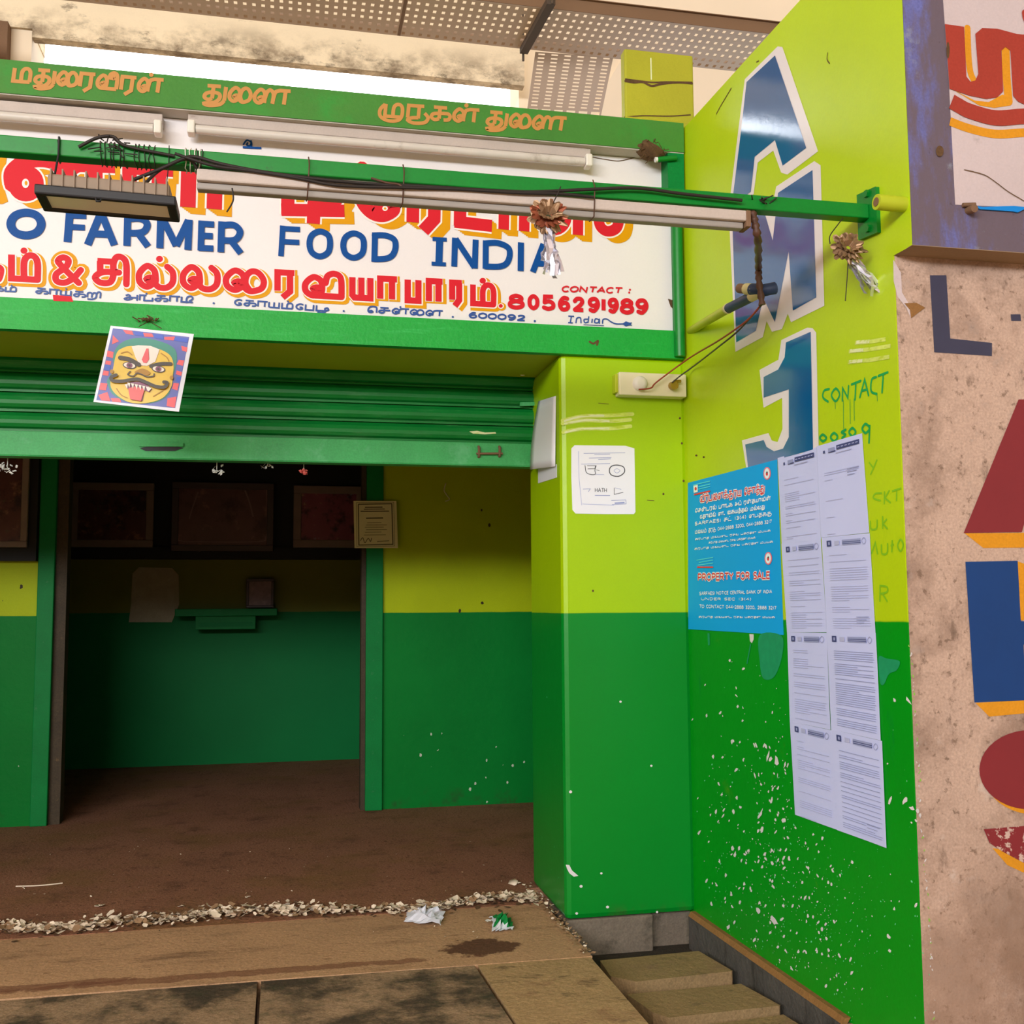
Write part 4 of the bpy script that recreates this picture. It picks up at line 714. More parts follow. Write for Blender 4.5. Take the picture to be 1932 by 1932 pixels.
b = MB(); q0 = Pq.px(1829, 396); b.tube([q0 + Vector((0, .008, 0)), q0 + Vector((0, -.022, -.004))], .011, m_rust, 10); b.tube([q0 + Vector((-.02, 0, .012)), q0 + Vector((.016, -.004, .014))], .006, m_rust, 6)
tag(b.build('rusty_bolt'), 'rusty bolt at the lower corner of the pale panel', 'bolt')
d = Draw(PY(2.55), (1660, 440, 2.415), .001)
d.poly([(227, 192), (302, 192), (320, 480), (510, 500), (510, 560), (247, 543)], m_lnavy); d.build('painted_capital', neigh); d = Draw(PY(2.55), (1660, 440, 2.415), .001); d.poly([(595, 370), (640, 370), (642, 400), (598, 400)], m_lnavy); d.build('painted_dot', neigh); d = Draw(PY(2.55), (1660, 440, 2.415), .001)
d.poly([(385, 1367), (648, 1365), (1020, 1365), (1040, 1430), (470, 1434)], m_ochre, 0); d.poly([(630, 758), (770, 758), (1010, 1362), (745, 1362), (700, 1240), (678, 1240), (645, 1362), (380, 1366)], m_maroon, 1)
d.build('painted_capital', neigh, label='maroon letter with ochre base')
d = Draw(PY(2.55), PXR, .001)
d.poly([(1840, 1326), (1936, 1321), (1941, 1345), (1866, 1352)], m_ochre, 0); d.poly([(1916, 1058), (1933, 1064), (1937, 1170), (1922, 1170)], m_ochre, 0)
d.poly([(1820.5, 1060), (1919, 1058), (1925, 1172), (2010, 1172), (2003, 1058), (2100, 1056), (2115, 1318), (2018, 1320), (2013, 1216), (1930, 1216), (1935, 1321), (1837.5, 1325)], m_navy, 1); d.build('painted_capital', neigh, label='navy letter with ochre base'); d = Draw(PY(2.55), PXR, .001)
d.ell((1955, 1462), 98, 75, m_ochre, 0, 40); d.ell((1944, 1452), 97, 75, m_maroon, 1, 40); d.build('painted_capital', neigh, label='round maroon letter'); d = Draw(PY(2.55), PXR, .001)
d.poly([(1872, 1600), (1930, 1608), (2000, 1610), (1990, 1645), (1930, 1646), (1900, 1632)], m_ochre, 0); d.poly([(1855, 1564), (1932, 1558), (2010, 1560), (2000, 1632), (1935, 1630), (1890, 1606), (1866, 1590)], m_maroonw, 1)
d.build('painted_capital', neigh, label='flaked maroon letter')
d = Draw(PY(2.55), (1660, 440, 2.415), .001)
d.poly([(60, 120), (95, 180), (100, 270), (130, 320), (200, 340), (160, 372), (140, 388), (120, 340), (80, 290), (62, 220)], m_neigh_up, 0); d.poly([(110, 320), (165, 318), (205, 340), (170, 365), (140, 388), (135, 350)], m_ledge, 1)
d.build('flaked_plaster', neigh)

# ------------------------------------------------------------------ rolling shutter
sh = thing('rolling_shutter', 'half-raised green corrugated rolling shutter below the sign', 'shutter', (-.9, 4.48, EYE + .60))
b = MB(); prof = []; z = EYE + .698
while z < EYE + 1.30:
    for fz, fy in ((0, .010), (.035, .010), (.04, -.008), (.12, -.008), (.15, .002), (.18, .002), (.26, -.011), (.42, -.019), (.6, -.02), (.8, -.014), (.93, -.004), (.995, 0)): prof.append((4.482 + fy, z + fz * .0795))
    z += .0795
xs = (-2.94, 1.075)
vs = [(x, y, zz) for (y, zz) in prof for x in xs]
b.add(vs, [(2 * i, 2 * i + 1, 2 * i + 3, 2 * i + 2) for i in range(len(prof) - 1)], m_shut, False)
vs = [(x, y + .012, zz) for (y, zz) in prof for x in xs]
b.add(vs, [(2 * i, 2 * i + 2, 2 * i + 3, 2 * i + 1) for i in range(len(prof) - 1)], m_blk, False)
cur = b.build('slat_curtain', sh)
SY = 4.455
b = MB(); b.box((-2.94, SY, EYE + .602), (1.075, SY + .03, EYE + .699), m_rail); b.box((-2.94, SY, EYE + .598), (1.075, SY + .07, EYE + .602), m_rail); rail = b.build('bottom_rail', sh, bevel=.003)
P_ = PY(SY)
b = MB(); q = [P_.px(x, y, .002) for x, y in ((264, 846), (275, 851), (330, 851), (346, 845), (330, 842), (280, 842))]; b.prism(q, (0, -.001, 0), m_blk); b.build('slot', rail)
b = MB(); q = [P_.px(x, y) for x, y in ((262, 836), (346, 836), (346, 843), (262, 843))]; b.prism(q, (0, -.008, 0), m_rail); b.build('finger_grip', rail, bevel=.002)
b = MB()
a1, a2 = P_.px(903, 848, .0), P_.px(942, 848, .0); a3, a4 = P_.px(903, 862, .0), P_.px(942, 861, .0)
for p in ((a1, a3), (a2, a4)): b.tube([p[0] + Vector((0, 0, .012)), p[0] + Vector((0, -.012, .006)), p[1] + Vector((0, -.012, 0)), p[1]], .006, m_rust, 8)
b.tube([(a1 + a3) / 2 + Vector((-.012, -.012, -.004)), (a2 + a4) / 2 + Vector((.012, -.012, -.004))], .005, m_rust, 8); b.build('hasp', rail)
b = MB(); q = [PY(4.462).px(x, y, .002) for x, y in ((980, 760), (1012, 759), (1012, 766), (980, 767))]; b.prism(q, (0, -.01, 0), m_rail); b.build('slide_bolt', cur)
d = Draw(PY(4.462), (900, 680, 4.026), .0012); d.poly([(-60, 540), (0, 535), (60, 548), (140, 545), (145, 556), (60, 562), (-30, 556)], m_smear2); d.build('paint_smear', cur)

# hook under the lintel
b = MB(); hp = PY(4.42).px(991, 690); b.tube(crm([hp + Vector((0, 0, .02)), hp, hp + Vector((.005, 0, -.018)), hp + Vector((.0, 0, -.036)), hp + Vector((-.016, 0, -.042)), hp + Vector((-.026, 0, -.03)), hp + Vector((-.026, 0, -.018))], 6), .004, m_plastic, 8)
tag(b.build('ceiling_hook'), 'small white metal hook under the lintel soffit near the pillar', 'hook')

# ------------------------------------------------------------------ hanging mask picture
pp = PY(3.93); ZP = (0, 560, 3.45); top = pp.px(285, 618)
pic = thing('hanging_picture', 'tilted plastic-sleeved picture of a fierce yellow moustached mask hanging on lintel', 'picture', top)
def Q(x, y, off=0): return pp.px(x / 3.45, 560 + y / 3.45, off)
b = MB(); b.prism([Q(720, 188), Q(1262, 242), Q(1165, 748), Q(608, 684)], (0, .006, 0), m_bag); b.build('sleeve', pic, bevel=.001)
d = Draw(pp, ZP, .0008)
d.poly([(735, 205), (1232, 262), (1140, 725), (627, 672)], mat('picture_violet_print', rgb(76, 84, 170), .3), 0)
rd = mat('picture_red_print', rgb(226, 72, 78), .3); bl = mat('picture_blue_print', rgb(30, 70, 190), .3)
for q in ([(735, 250), (775, 290), (730, 310)], [(800, 215), (860, 222), (870, 250), (820, 240)], [(930, 235), (990, 240), (1000, 262), (940, 260)], [(1070, 262), (1140, 260), (1130, 285), (1070, 280)], [(1180, 320), (1220, 330), (1215, 360), (1185, 350)], [(1165, 410), (1200, 415), (1190, 450), (1150, 440)], [(1150, 480), (1185, 490), (1180, 515), (1145, 505)], [(1130, 560), (1165, 565), (1155, 610), (1120, 600)], [(1090, 660), (1150, 650), (1138, 722), (1085, 712)], [(700, 350), (740, 360), (735, 400), (695, 390)], [(690, 415), (725, 420), (720, 445), (685, 440)], [(675, 480), (710, 485), (705, 515), (668, 510)], [(655, 560), (700, 565), (690, 610), (645, 605)], [(640, 640), (700, 620), (720, 680), (660, 674)], [(720, 660), (780, 660), (790, 688), (730, 682)]): d.poly(q, rd, 1)
for q in ([(870, 225), (930, 230), (940, 258), (880, 250)], [(1000, 240), (1065, 250), (1065, 280), (1005, 268)], [(1140, 262), (1225, 272), (1220, 300), (1130, 285)], [(685, 440), (722, 446), (715, 482), (680, 478)], [(1155, 520), (1180, 522), (1170, 560), (1140, 550)]): d.poly(q, bl, 1)
d.build('border_print', pic)
FY = mat('mask_yellow_print', rgb(224, 186, 8), .3, .1, 40); FG = mat('mask_teal_print', rgb(20, 132, 112), .3); FD = mat('mask_dark_print', rgb(66, 56, 44), .35); FO = mat('mask_ochre_print', rgb(176, 128, 10), .35); FP = mat('mask_purple_print', rgb(130, 50, 90), .3); FM = mat('mask_mouth_print', rgb(214, 70, 64), .3)
d = Draw(pp, ZP, .0022)
d.poly([(735, 400), (760, 330), (820, 285), (920, 268), (1040, 290), (1120, 325), (1150, 370), (1145, 450), (1110, 570), (1095, 640), (1000, 690), (850, 690), (740, 640), (705, 580), (700, 540), (745, 470)], FG, 0, True)
d.poly([(760, 370), (800, 335), (860, 322), (1000, 332), (1100, 375), (1130, 440), (1125, 520), (1115, 590), (1060, 660), (960, 692), (850, 690), (760, 640), (720, 575), (735, 480)], FY, 1, True)
d.poly([(858, 326), (900, 318), (980, 322), (1040, 345), (1012, 425), (960, 452), (912, 448), (885, 400)], m_wht, 2); d.poly([(955, 340), (968, 340), (972, 410), (955, 435), (935, 432), (925, 412)], rd, 3)
d.curve([(785, 400), (845, 412), (905, 445)], 28, FD, 3); d.curve([(985, 455), (1050, 440), (1112, 440)], 24, FD, 3)
for cx_, cy_ in ((845, 450), (1033, 474)): d.ell((cx_, cy_), 45, 22, FD, 2, 20, .15); d.ell((cx_, cy_), 38, 17, m_wht, 3, 20, .15); d.ell((cx_, cy_), 19, 17, FP, 4, 16); d.ell((cx_, cy_), 8, 8, FD, 5, 10)
d.curve([(850, 490), (835, 510), (870, 520), (895, 500), (930, 512), (960, 525), (1000, 520), (1005, 505)], 8, FD, 3); d.poly([(880, 490), (930, 470), (980, 495), (960, 515), (920, 510), (890, 505)], FO, 2, True)
d.poly([(815, 575), (860, 555), (940, 555), (990, 600), (975, 625), (940, 610), (930, 680), (860, 675), (840, 610)], FP, 2); d.poly([(838, 600), (880, 588), (945, 605), (920, 683), (850, 670)], FM, 4)
for x in range(6): d.poly([(832 + x * 24, 563 + x * 5), (852 + x * 24, 566 + x * 5), (846 + x * 24, 598 + x * 5)], m_wht, 5)
d.poly([(815, 575), (835, 572), (832, 605)], m_wht, 5); d.poly([(965, 590), (990, 600), (970, 622)], m_wht, 5)
d.curve([(760, 515), (728, 530), (740, 552), (800, 555), (860, 545), (905, 543), (960, 565), (1020, 590), (1075, 592), (1090, 565), (1070, 560)], 22, FD, 6)
for q in ([(790, 370), (830, 360), (860, 380)], [(1050, 370), (1085, 395), (1100, 420)], [(760, 600), (790, 640), (830, 660)], [(1000, 650), (1050, 620), (1080, 600)]): d.curve(q, 6, FO, 2)
d.ell((730, 490), 12, 14, FO, 3, 12); d.ell((1118, 530), 12, 14, FO, 3, 12)
d.build('mask_print', pic)
b = MB(); t0 = PY(3.982).px(282, 606); t1 = pp.px(262, 616); t2 = pp.px(305, 620)
b.tube([t1, t0, t2], .0015, m_tape, 6); b.tube([t0 + Vector((0, .004, 0)), t0 + Vector((0, -.03, .004))], .003, m_rust, 6)
for k in range(14):
    a = t0 + Vector((R_.uniform(-.035, .035), -.012 + R_.uniform(-.012, .006), R_.uniform(-.006, .006))); b.tube([a, a + Vector((R_.uniform(-.03, .03), R_.uniform(-.012, .006), R_.uniform(-.008, .016)))], .0022, m_dirt, 5)
b.build('string', pic)

# ------------------------------------------------------------------ tube lights over the sign
def tube_light(x0p, y0p, x1p, y1p, label):
    P3 = PY(3.955); a = P3.px(x0p, y0p); c = P3.px(x1p, y1p); c.z = a.z = (a.z + c.z) / 2
    t = thing('tube_light', label, 'lamp', ((a.x + c.x) / 2, 3.985, a.z - .02), 'tube lights above the sign lettering')
    b = MB(); b.box((a.x, 3.965, a.z - .010), (c.x, 4.014, a.z + .030), m_grey_l); b.build('batten', t, bevel=.003)
    b = MB(); b.tube([(a.x + .03, 3.955, a.z - .034), (c.x - .03, 3.955, a.z - .034)], .017, m_tube, 14); b.build('lamp_tube', t)
    for x in (a.x + .014, c.x - .014):
        b = MB(); b.box((x - .014, 3.935, a.z - .056), (x + .014, 3.985, a.z - .005), m_plastic); b.build('end_holder', t, bevel=.006)
    return t
tube_light(-700, 150, 306, 220, 'unlit white tube light on sign top running out past the picture edge')
tube_light(354, 226, 1116, 291, 'unlit dusty tube light above the sign, between the other tube and the dirt lump')

# ------------------------------------------------------------------ green bar carrying the hanging lamps
YBAR = 2.64
PB = PY(YBAR); bz = PB.px(800, 332).z
bar = thing('lamp_bar', 'long green square steel bar across the front of the sign', 'bar', (0, YBAR, bz))
wx = wall_x(YBAR)
b = MB(); b.box((-2.9, YBAR, bz - .021), (wx - .012, YBAR + .042, bz + .021), m_pipe_g); b.build('tube', bar, bevel=.003)
PWp = PW()
q = [PW(.012).px(x, y) for x, y in ((1634, 378), (1660, 390), (1661, 440), (1638, 456))]
b = MB(); yb0, yb1 = YBAR - .035, YBAR + .06; za = bz - .075; zb_ = bz + .07
b.prism([wp(yb0, za, 0), wp(yb1, za + .01, 0), wp(yb1, zb_, 0), wp(yb0, zb_ - .012, 0)], WN * .012, m_pipe_g); br = b.build('wall_bracket', bar, bevel=.002)
for dz in (-.05, .052):
    b = MB(); c0 = wp(YBAR + .005, bz + dz, .012); b.tube([c0, c0 + WN * .008], .011, m_pipe_g, 6, smooth=False); b.build('bolt', br)
b = MB()
def wrap(x, n=1, w=.008, m=None, g=.004):
    for k in range(n):
        xx = x + k * .011; pts = []
        for a in range(13):
            th = 2 * math.pi * a / 12; c_, s_ = math.cos(th), math.sin(th); k_ = (.022 + g) / max(abs(c_), abs(s_))
            pts.append((xx + R_.uniform(-.003, .003), YBAR + .021 + c_ * k_, bz + s_ * k_))
        b.tube(pts, .0013, m or m_cable, 5, caps=False)
def barx(px): return PB.px(px, 253 + px * .0965).x
wrap(barx(190), 6); wrap(barx(255), 5); wrap(barx(110), 1); wrap(barx(350), 4, m=m_plastic); wrap(barx(372), 2)
for k in range(16):
    a = Vector((barx(205) + R_.uniform(-.03, .05), YBAR - .006, bz + .012 + R_.uniform(-.02, .022))); b.tube([a, a + Vector((R_.uniform(-.03, .04), R_.uniform(-.012, .0), R_.uniform(-.012, .014)))], .0016, m_cable, 5)
b.tube(crm([(barx(150), YBAR - .01, bz), (barx(185), YBAR - .014, bz + .025), (barx(215), YBAR - .012, bz + .032), (barx(240), YBAR - .01, bz + .012), (barx(330), YBAR - .006, bz - .002)]), .004, m_cable, 6)
b.build('wire_wrapping', bar)
# grey batten lamp under the bar
bl = thing('batten_light', 'grey metal batten lamp hung under the green bar by thin wires', 'lamp', (.4, YBAR + .02, bz - .06))
PA = PY(YBAR + .0); a0 = PA.px(372, 312); a1 = PA.px(1406, 416)
zt = bz - .026
b = MB(); b.box((a0.x, YBAR - .012, zt - .034), (a1.x, YBAR + .040, zt - .004), m_grey_l); b.build('channel', bl, bevel=.004)
b = MB(); b.box((a0.x + .0, YBAR + .0, zt - .052), (a1.x - .005, YBAR + .030, zt - .034), m_grey_d); b.build('cover', bl, bevel=.004)
for px in (582, 1118, 760):
    b = MB(); x = barx(px); b.tube([(x, YBAR - .004, bz + .024), (x + .002, YBAR - .015, bz - .0), (x - .002, YBAR - .016, zt - .055), (x - .004, YBAR + .02, zt - .056)], .0018, m_tape, 5); b.build('hanging_wire', bl)
b = MB(); b.box((a1.x - .002, YBAR - .013, zt - .05), (a1.x + .012, YBAR + .04, zt - .004), m_rust); b.build('end_cap', bl, bevel=.002)
# cables along the bar
b = MB()
def barpath(pts, r, m, off=.016, n=8):
    q = [PY(YBAR - off + R_.uniform(-.002, .002)).px(x, y) for x, y in pts]; b.tube(crm(q, n), r, m, 6)
barpath([(250, 340), (300, 320), (345, 300), (368, 296), (420, 310), (500, 325), (600, 338), (700, 347), (800, 352), (900, 358), (1000, 362), (1100, 358), (1200, 355), (1290, 366), (1400, 378)], .0045, m_cable)
barpath([(330, 290), (400, 312), (470, 322), (560, 336), (640, 350), (760, 354), (860, 357), (980, 364), (1060, 366), (1120, 372)], .004, m_cable, .02)
barpath([(700, 336), (730, 345), (752, 348), (760, 356)], .003, m_tape, .018)
tag(b.build('power_cable'), 'black cables sagging along the underside of the green bar', 'cable')
# floodlight
fl = thing('floodlight', 'finned floodlight with black rim hanging from the green bar', 'lamp', PY(YBAR + .02).px(200, 390))
fr = [Vector(PY(YBAR - .07).px(*p)) for p in ((64, 353), (332, 375))]; fx0, fx1 = fr[0].x, fr[1].x
fz = PY(YBAR - .07).px(200, 362).z
# lamp body: black tilted rim tray, glass below, finned housing above
def fpt(u, v, h): # u 0..1 across, v 0..1 front(toward viewer) to back, h height ; underside tilted a little to the viewer
    return Vector((fx0 + (fx1 - fx0) * u, YBAR - .07 + .105 * v, fz - .006 + h + (1 - v) * -.0 + v * -.006 + (u - .5) * -.006))
b = MB()
def ftray(u0, u1, v0, v1, h0, h1, m): b.hexa([fpt(u0, v0, h0), fpt(u1, v0, h0), fpt(u1, v1, h0), fpt(u0, v1, h0), fpt(u0, v0, h1), fpt(u1, v0, h1), fpt(u1, v1, h1), fpt(u0, v1, h1)], m)
for a in ((0, 1, 0, .14), (0, 1, .86, 1), (0, .07, .14, .86), (.93, 1, .14, .86)): ftray(a[0], a[1], a[2], a[3], -.012, .012, m_blk)
b.build('rim', fl, bevel=.004)
b = MB(); ftray(.07, .93, .14, .86, .002, .006, m_led); b.build('reflector', fl)
b = MB(); ftray(.06, .94, .12, .88, -.006, -.004, mat('floodlight_glass', rgb(250, 246, 240), .14, .03, metal=.1, spec=.8)); b.build('glass', fl)
b = MB(); ftray(.08, .95, .12, .9, .012, .046, m_fin); b.build('housing', fl, bevel=.006)
b = MB()
for k in range(11): u = .1 + k * .082; ftray(u, u + .010, .08, .94, .012, .056, m_fin)
b.build('cooling_fin', fl)
for u, px in ((.12, 100), (.92, 321)):
    b = MB(); p = fpt(u, .2, .03); b.tube([p, (p.x, YBAR - .006, bz - .02), (p.x, YBAR - .006, bz + .024)], .0026 if u < .5 else .0012, m_blk, 6); b.build('hanging_rod', fl)
b = MB(); p = fpt(.72, .3, .03); b.tube(crm([p, PY(YBAR - .012).px(300, 322), PY(YBAR - .012).px(352, 300), (barx(372), YBAR + .0, bz - .026)]), .0042, m_cable, 6)
b.build('cord', fl); b = MB(); b.tube(crm([PY(YBAR - .05).px(438, 355), PY(YBAR - .05).px(440, 378), PY(YBAR - .05).px(428, 400)]), .002, m_cable, 5); b.build('loose_wire', fl)
b = MB(); p = fpt(.45, -.0, -.012); b.tube([p + Vector((-.006, 0, 0)), p + Vector((-.004, -.004, -.008)), p + Vector((.004, -.004, -.008)), p + Vector((.006, 0, 0))], .0025, m_blk, 6); b.build('clip', fl)

# ------------------------------------------------------------------ foil tassels
def tassel(cpx, plane_y, rad, tail, label, hang, cols, ax):
    c = PY(plane_y).px(*cpx)
    t = thing('foil_tassel', label, 'decoration', c, 'foil rosettes hung from the green bar')
    ax = Vector(ax).normalized(); e1 = ax.cross(Vector((0, 0, 1))).normalized(); e2 = ax.cross(e1)
    rr = random.Random(int(cpx[0]))
    b = MB()
    for ring, (n, r0, lift, ms) in enumerate(((20, 1.0, -.1, cols[0]), (18, .86, .12, cols[1]), (14, .62, .3, cols[0]))):
        for k in range(n):
            th = 2 * math.pi * (k + rr.uniform(-.3, .3)) / n; r = rad * r0 * rr.uniform(.8, 1.08)
            dr = e1 * math.cos(th) + e2 * math.sin(th); tn = ax.cross(dr)
            wv = rad * .2; li = ax * (rad * (lift + rr.uniform(-.12, .2)))
            p0 = c + dr * rad * .12; p1 = c + dr * r * .6 + li * .6; p2 = c + dr * r + li * 1.2
            b.add([p0, p1 - tn * wv, p2 - tn * wv * .6 + ax * rad * .06, p2 + dr * rad * .08, p2 + tn * wv * .6 - ax * rad * .05, p1 + tn * wv, p1 + ax * rad * .1], [(0, 1, 6), (0, 6, 5), (1, 2, 3, 6), (6, 3, 4, 5)], ms)
    b.build('rosette', t, solid=.0008)
    b = MB(); end = PY(plane_y).px(*tail)
    for k in range(16):
        q0 = c + Vector((rr.uniform(-.01, .01), rr.uniform(-.01, .01), -rad * .4)); e = end + Vector((rr.uniform(-.03, .02), rr.uniform(-.02, .02), rr.uniform(-.02, .03)))
        L = [q0.lerp(e, i / 5) + Vector((rr.uniform(-.006, .006), rr.uniform(-.008, .008), 0)) for i in range(6)]
        s_ = Vector((rr.uniform(.5, 1), rr.uniform(-.6, .6), rr.uniform(-.2, .2))).normalized() * .006; vs = []
        for i, p in enumerate(L): s2 = s_ * (1 if i % 2 else -1) if rr.random() < .3 else s_; vs += [p - s2, p + s2]
        b.add(vs, [(2 * i, 2 * i + 1, 2 * i + 3, 2 * i + 2) for i in range(5)], m_tin2)
    b.build('streamer', t, solid=.0006)
    b = MB(); b.tube(crm([PY(plane_y).px(*h) for h in hang]), .0016, m_cable, 5); b.build('string', t)
    return t
tassel((1034, 408), YBAR - .06, .052, (1046, 508), 'brown and silver foil rosette hanging in front of the white sign', [(1034, 402), (1050, 370), (1058, 352)], ((m_tin1), (m_tin3)), (-.1, -1, .35))
tassel((1600, 468), YBAR + .0, .05, (1652, 550), 'brown foil rosette with silver streamers beside the lime wall', [(1566, 460), (1566, 445), (1580, 425), (1590, 412)], ((m_tin1), (m_tin1)), (-.15, -1, .3))
b = MB(); b.tube([PY(YBAR).px(1600, 495), PY(YBAR).px(1598, 530), PY(YBAR).px(1595, 568)], .0014, m_cable, 5); b.build('loose_string', bpy.data.objects['foil_tassel.001'])

# ------------------------------------------------------------------ pipes, cables and switch board by the pillar
b = MB(); e = Vector(PW(.0).px(1712, 385)); st = Vector(PW(.11).px(1665, 383)); ax = WN
c0 = PW(.0).px(1706, 386); b.tube([c0 - WN * .001, c0 + WN * .085], .021, m_pvcy, 16); b.tube([c0 + WN * .085, c0 + WN * .087], .012, m_brown, 12)
tag(b.build('pipe_stub'), 'short lime-painted pipe stub sticking out of the lime wall beside the bar bracket', 'pipe')
b = MB(); b.tube([(1.553, 3.972, 2.196), (1.552, 3.972, 2.6), (1.552, 3.972, EYE + 1.80)], .0225, m_pipe_g, 14)
tag(b.build('corner_pipe'), 'green vertical pipe in the corner at the end of the sign', 'pipe')
cd = thing('wiring_conduit', 'lime and dark pipe rising from the sign corner to a cable elbow', 'pipe', PY(3.95).px(1302, 622))
c1 = PY(3.95).px(1303, 624); c2 = Vector(PW(.12).px(1374, 582)); c3 = Vector(PW(.13).px(1418, 560)); c4 = Vector(PW(.13).px(1440, 548))
b = MB(); b.tube([c1, c2], .016, m_pvcy, 12); b.build('lime_section', cd)
b = MB(); b.tube([c2, c3], .017, m_pvcb, 12); b.tube([c2 - (c2 - c1).normalized() * .012, c2 + (c2 - c1).normalized() * .006], .0185, m_pvcw, 12); b.build('dark_section', cd)
b = MB(); ax = (Vector(PW(.15).px(1395, 544)) - c4); b.tube([c3, c4], .017, m_pvcw, 12); b.tube([c4 + Vector((.04, .0, .01)), c4, c4 + ax * .45], .02, m_pvcb, 12); b.tube([c4 + ax * .35, c4 + ax * .7], .019, m_pvcw, 12); b.tube([c4 + ax * .65, c4 + ax], .016, m_rust, 12); b.build('elbow', cd)
b = MB(); pts = [PY(YBAR + .02).px(1418, 395), PY(YBAR + .01).px(1424, 420), PY(YBAR + .05).px(1430, 455), Vector(PW(.16).px(1431, 500)), Vector(PW(.15).px(1432, 530)), Vector(PW(.14).px(1438, 575))]
L = crm(pts, 8); b.tube(L, .009, m_tape, 8, rad=[.0105 + .0025 * math.sin(i * 2.1) for i in range(len(L))])
for k in range(9):
    a = Vector(PY(YBAR + .0).px(1440 + R_.uniform(-22, 18), 380 + R_.uniform(-4, 6))); b.tube([a, a + Vector((R_.uniform(-.03, .03), R_.uniform(-.03, .01), R_.uniform(-.02, .02)))], .0018, m_cable, 5)
tag(b.build('taped_cable'), 'thick brown taped cable dropping from the green bar to the elbow pipe', 'cable')
sb = thing('switch_board', 'ivory switch board with round cover and brass socket on pillar top', 'switch board', PY(YP).px(1230, 745))
p0 = PY(YP - .05).px(1168, 745); p1 = PY(YP - .05).px(1294, 707)
b = MB(); b.box((p0.x, YP - .055, p0.z), (p1.x, YP, p1.z), m_ivory); bx = b.build('box', sb, bevel=.004)
b = MB(); b.box((p0.x - .012, YP - .04, p0.z + .012), (p0.x, YP, p1.z - .006), m_limep); b.build('side_plate', sb, bevel=.002)
b = MB(); rc = PY(YP - .055).px(1207, 724); b.tube([rc + Vector((0, .002, 0)), rc + Vector((0, -.008, 0)), rc + Vector((0, -.016, 0)), rc + Vector((0, -.018, 0))], .03, m_plastic, 22, rad=[.031, .03, .024, .014]); b.build('round_cover', sb)
b = MB(); rc = PY(YP - .055).px(1268, 728); b.tube([rc, rc + Vector((0, -.03, -.004))], .017, m_brass, 12); b.tube([rc + Vector((.0, -.02, .014)), rc + Vector((.03, -.02, .016))], .006, m_brass, 8); b.build('brass_socket', sb)
b = MB()
w1 = [PY(YP - .075).px(1205, 735), PY(YP - .08).px(1228, 732), PY(YP - .08).px(1240, 720), PY(3.85).px(1300, 676), Vector(PW(.14).px(1360, 640)), Vector(PW(.14).px(1410, 604)), Vector(PW(.14).px(1438, 572))]
w2 = [PY(YP - .09).px(1268, 722), PY(YP - .1).px(1285, 708), PY(3.85).px(1310, 690), Vector(PW(.12).px(1355, 655)), Vector(PW(.13).px(1395, 622)), Vector(PW(.14).px(1438, 574))]
b.tube(crm(w1), .0032, m_wred, 6); tag(b.build('lamp_wire'), 'reddish wire sagging from the round cover of the switch board to the elbow', 'wire')
b = MB(); b.tube(crm(w2), .0032, m_wblu, 6); tag(b.build('lamp_wire'), 'dark wire from the brass socket on the switch board to the elbow', 'wire')
# dirt lump and pipe stub at the sign's top corner
bm = bmesh.new(); bmesh.ops.create_icosphere(bm, subdivisions=3, radius=1)
c = PY(3.95).px(1226, 286)
for v in bm.verts:
    k = 1 + .22 * math.sin(5 * v.co.x + 3 * v.co.z) * math.cos(4 * v.co.y + 2 * v.co.z) + R_.uniform(-.07, .07); v.co = Vector((v.co.x * .056 + v.co.z * -.012, v.co.y * .045, v.co.z * .036 + v.co.x * -.01)) * k + c
b = MB(); b.add([v.co for v in bm.verts], [[v.index for v in f.verts] for f in bm.faces], m_dirt, True); bm.free()
for k in range(40):
    th = R_.uniform(0, 6.28); a = c + Vector((math.cos(th) * .045, -.03 * R_.random(), math.sin(th) * .03)); b.tube([a, a + Vector((R_.uniform(-.03, .03), -.01, R_.uniform(-.03, .02)))], .0016, m_dirt, 4)
tag(b.build('mud_nest'), 'brown mud and fibre lump stuck at the top corner of the sign', 'nest')
b = MB(); a = PY(3.93).px(1240, 301); c = PY(3.93).px(1276, 298); b.tube([a, c], .011, m_pipe_g, 10); b.tube([a - (c - a) * .12, a], .011, m_whitep, 10)
tag(b.build('peg'), 'short white-tipped green peg beside the mud lump', 'peg')

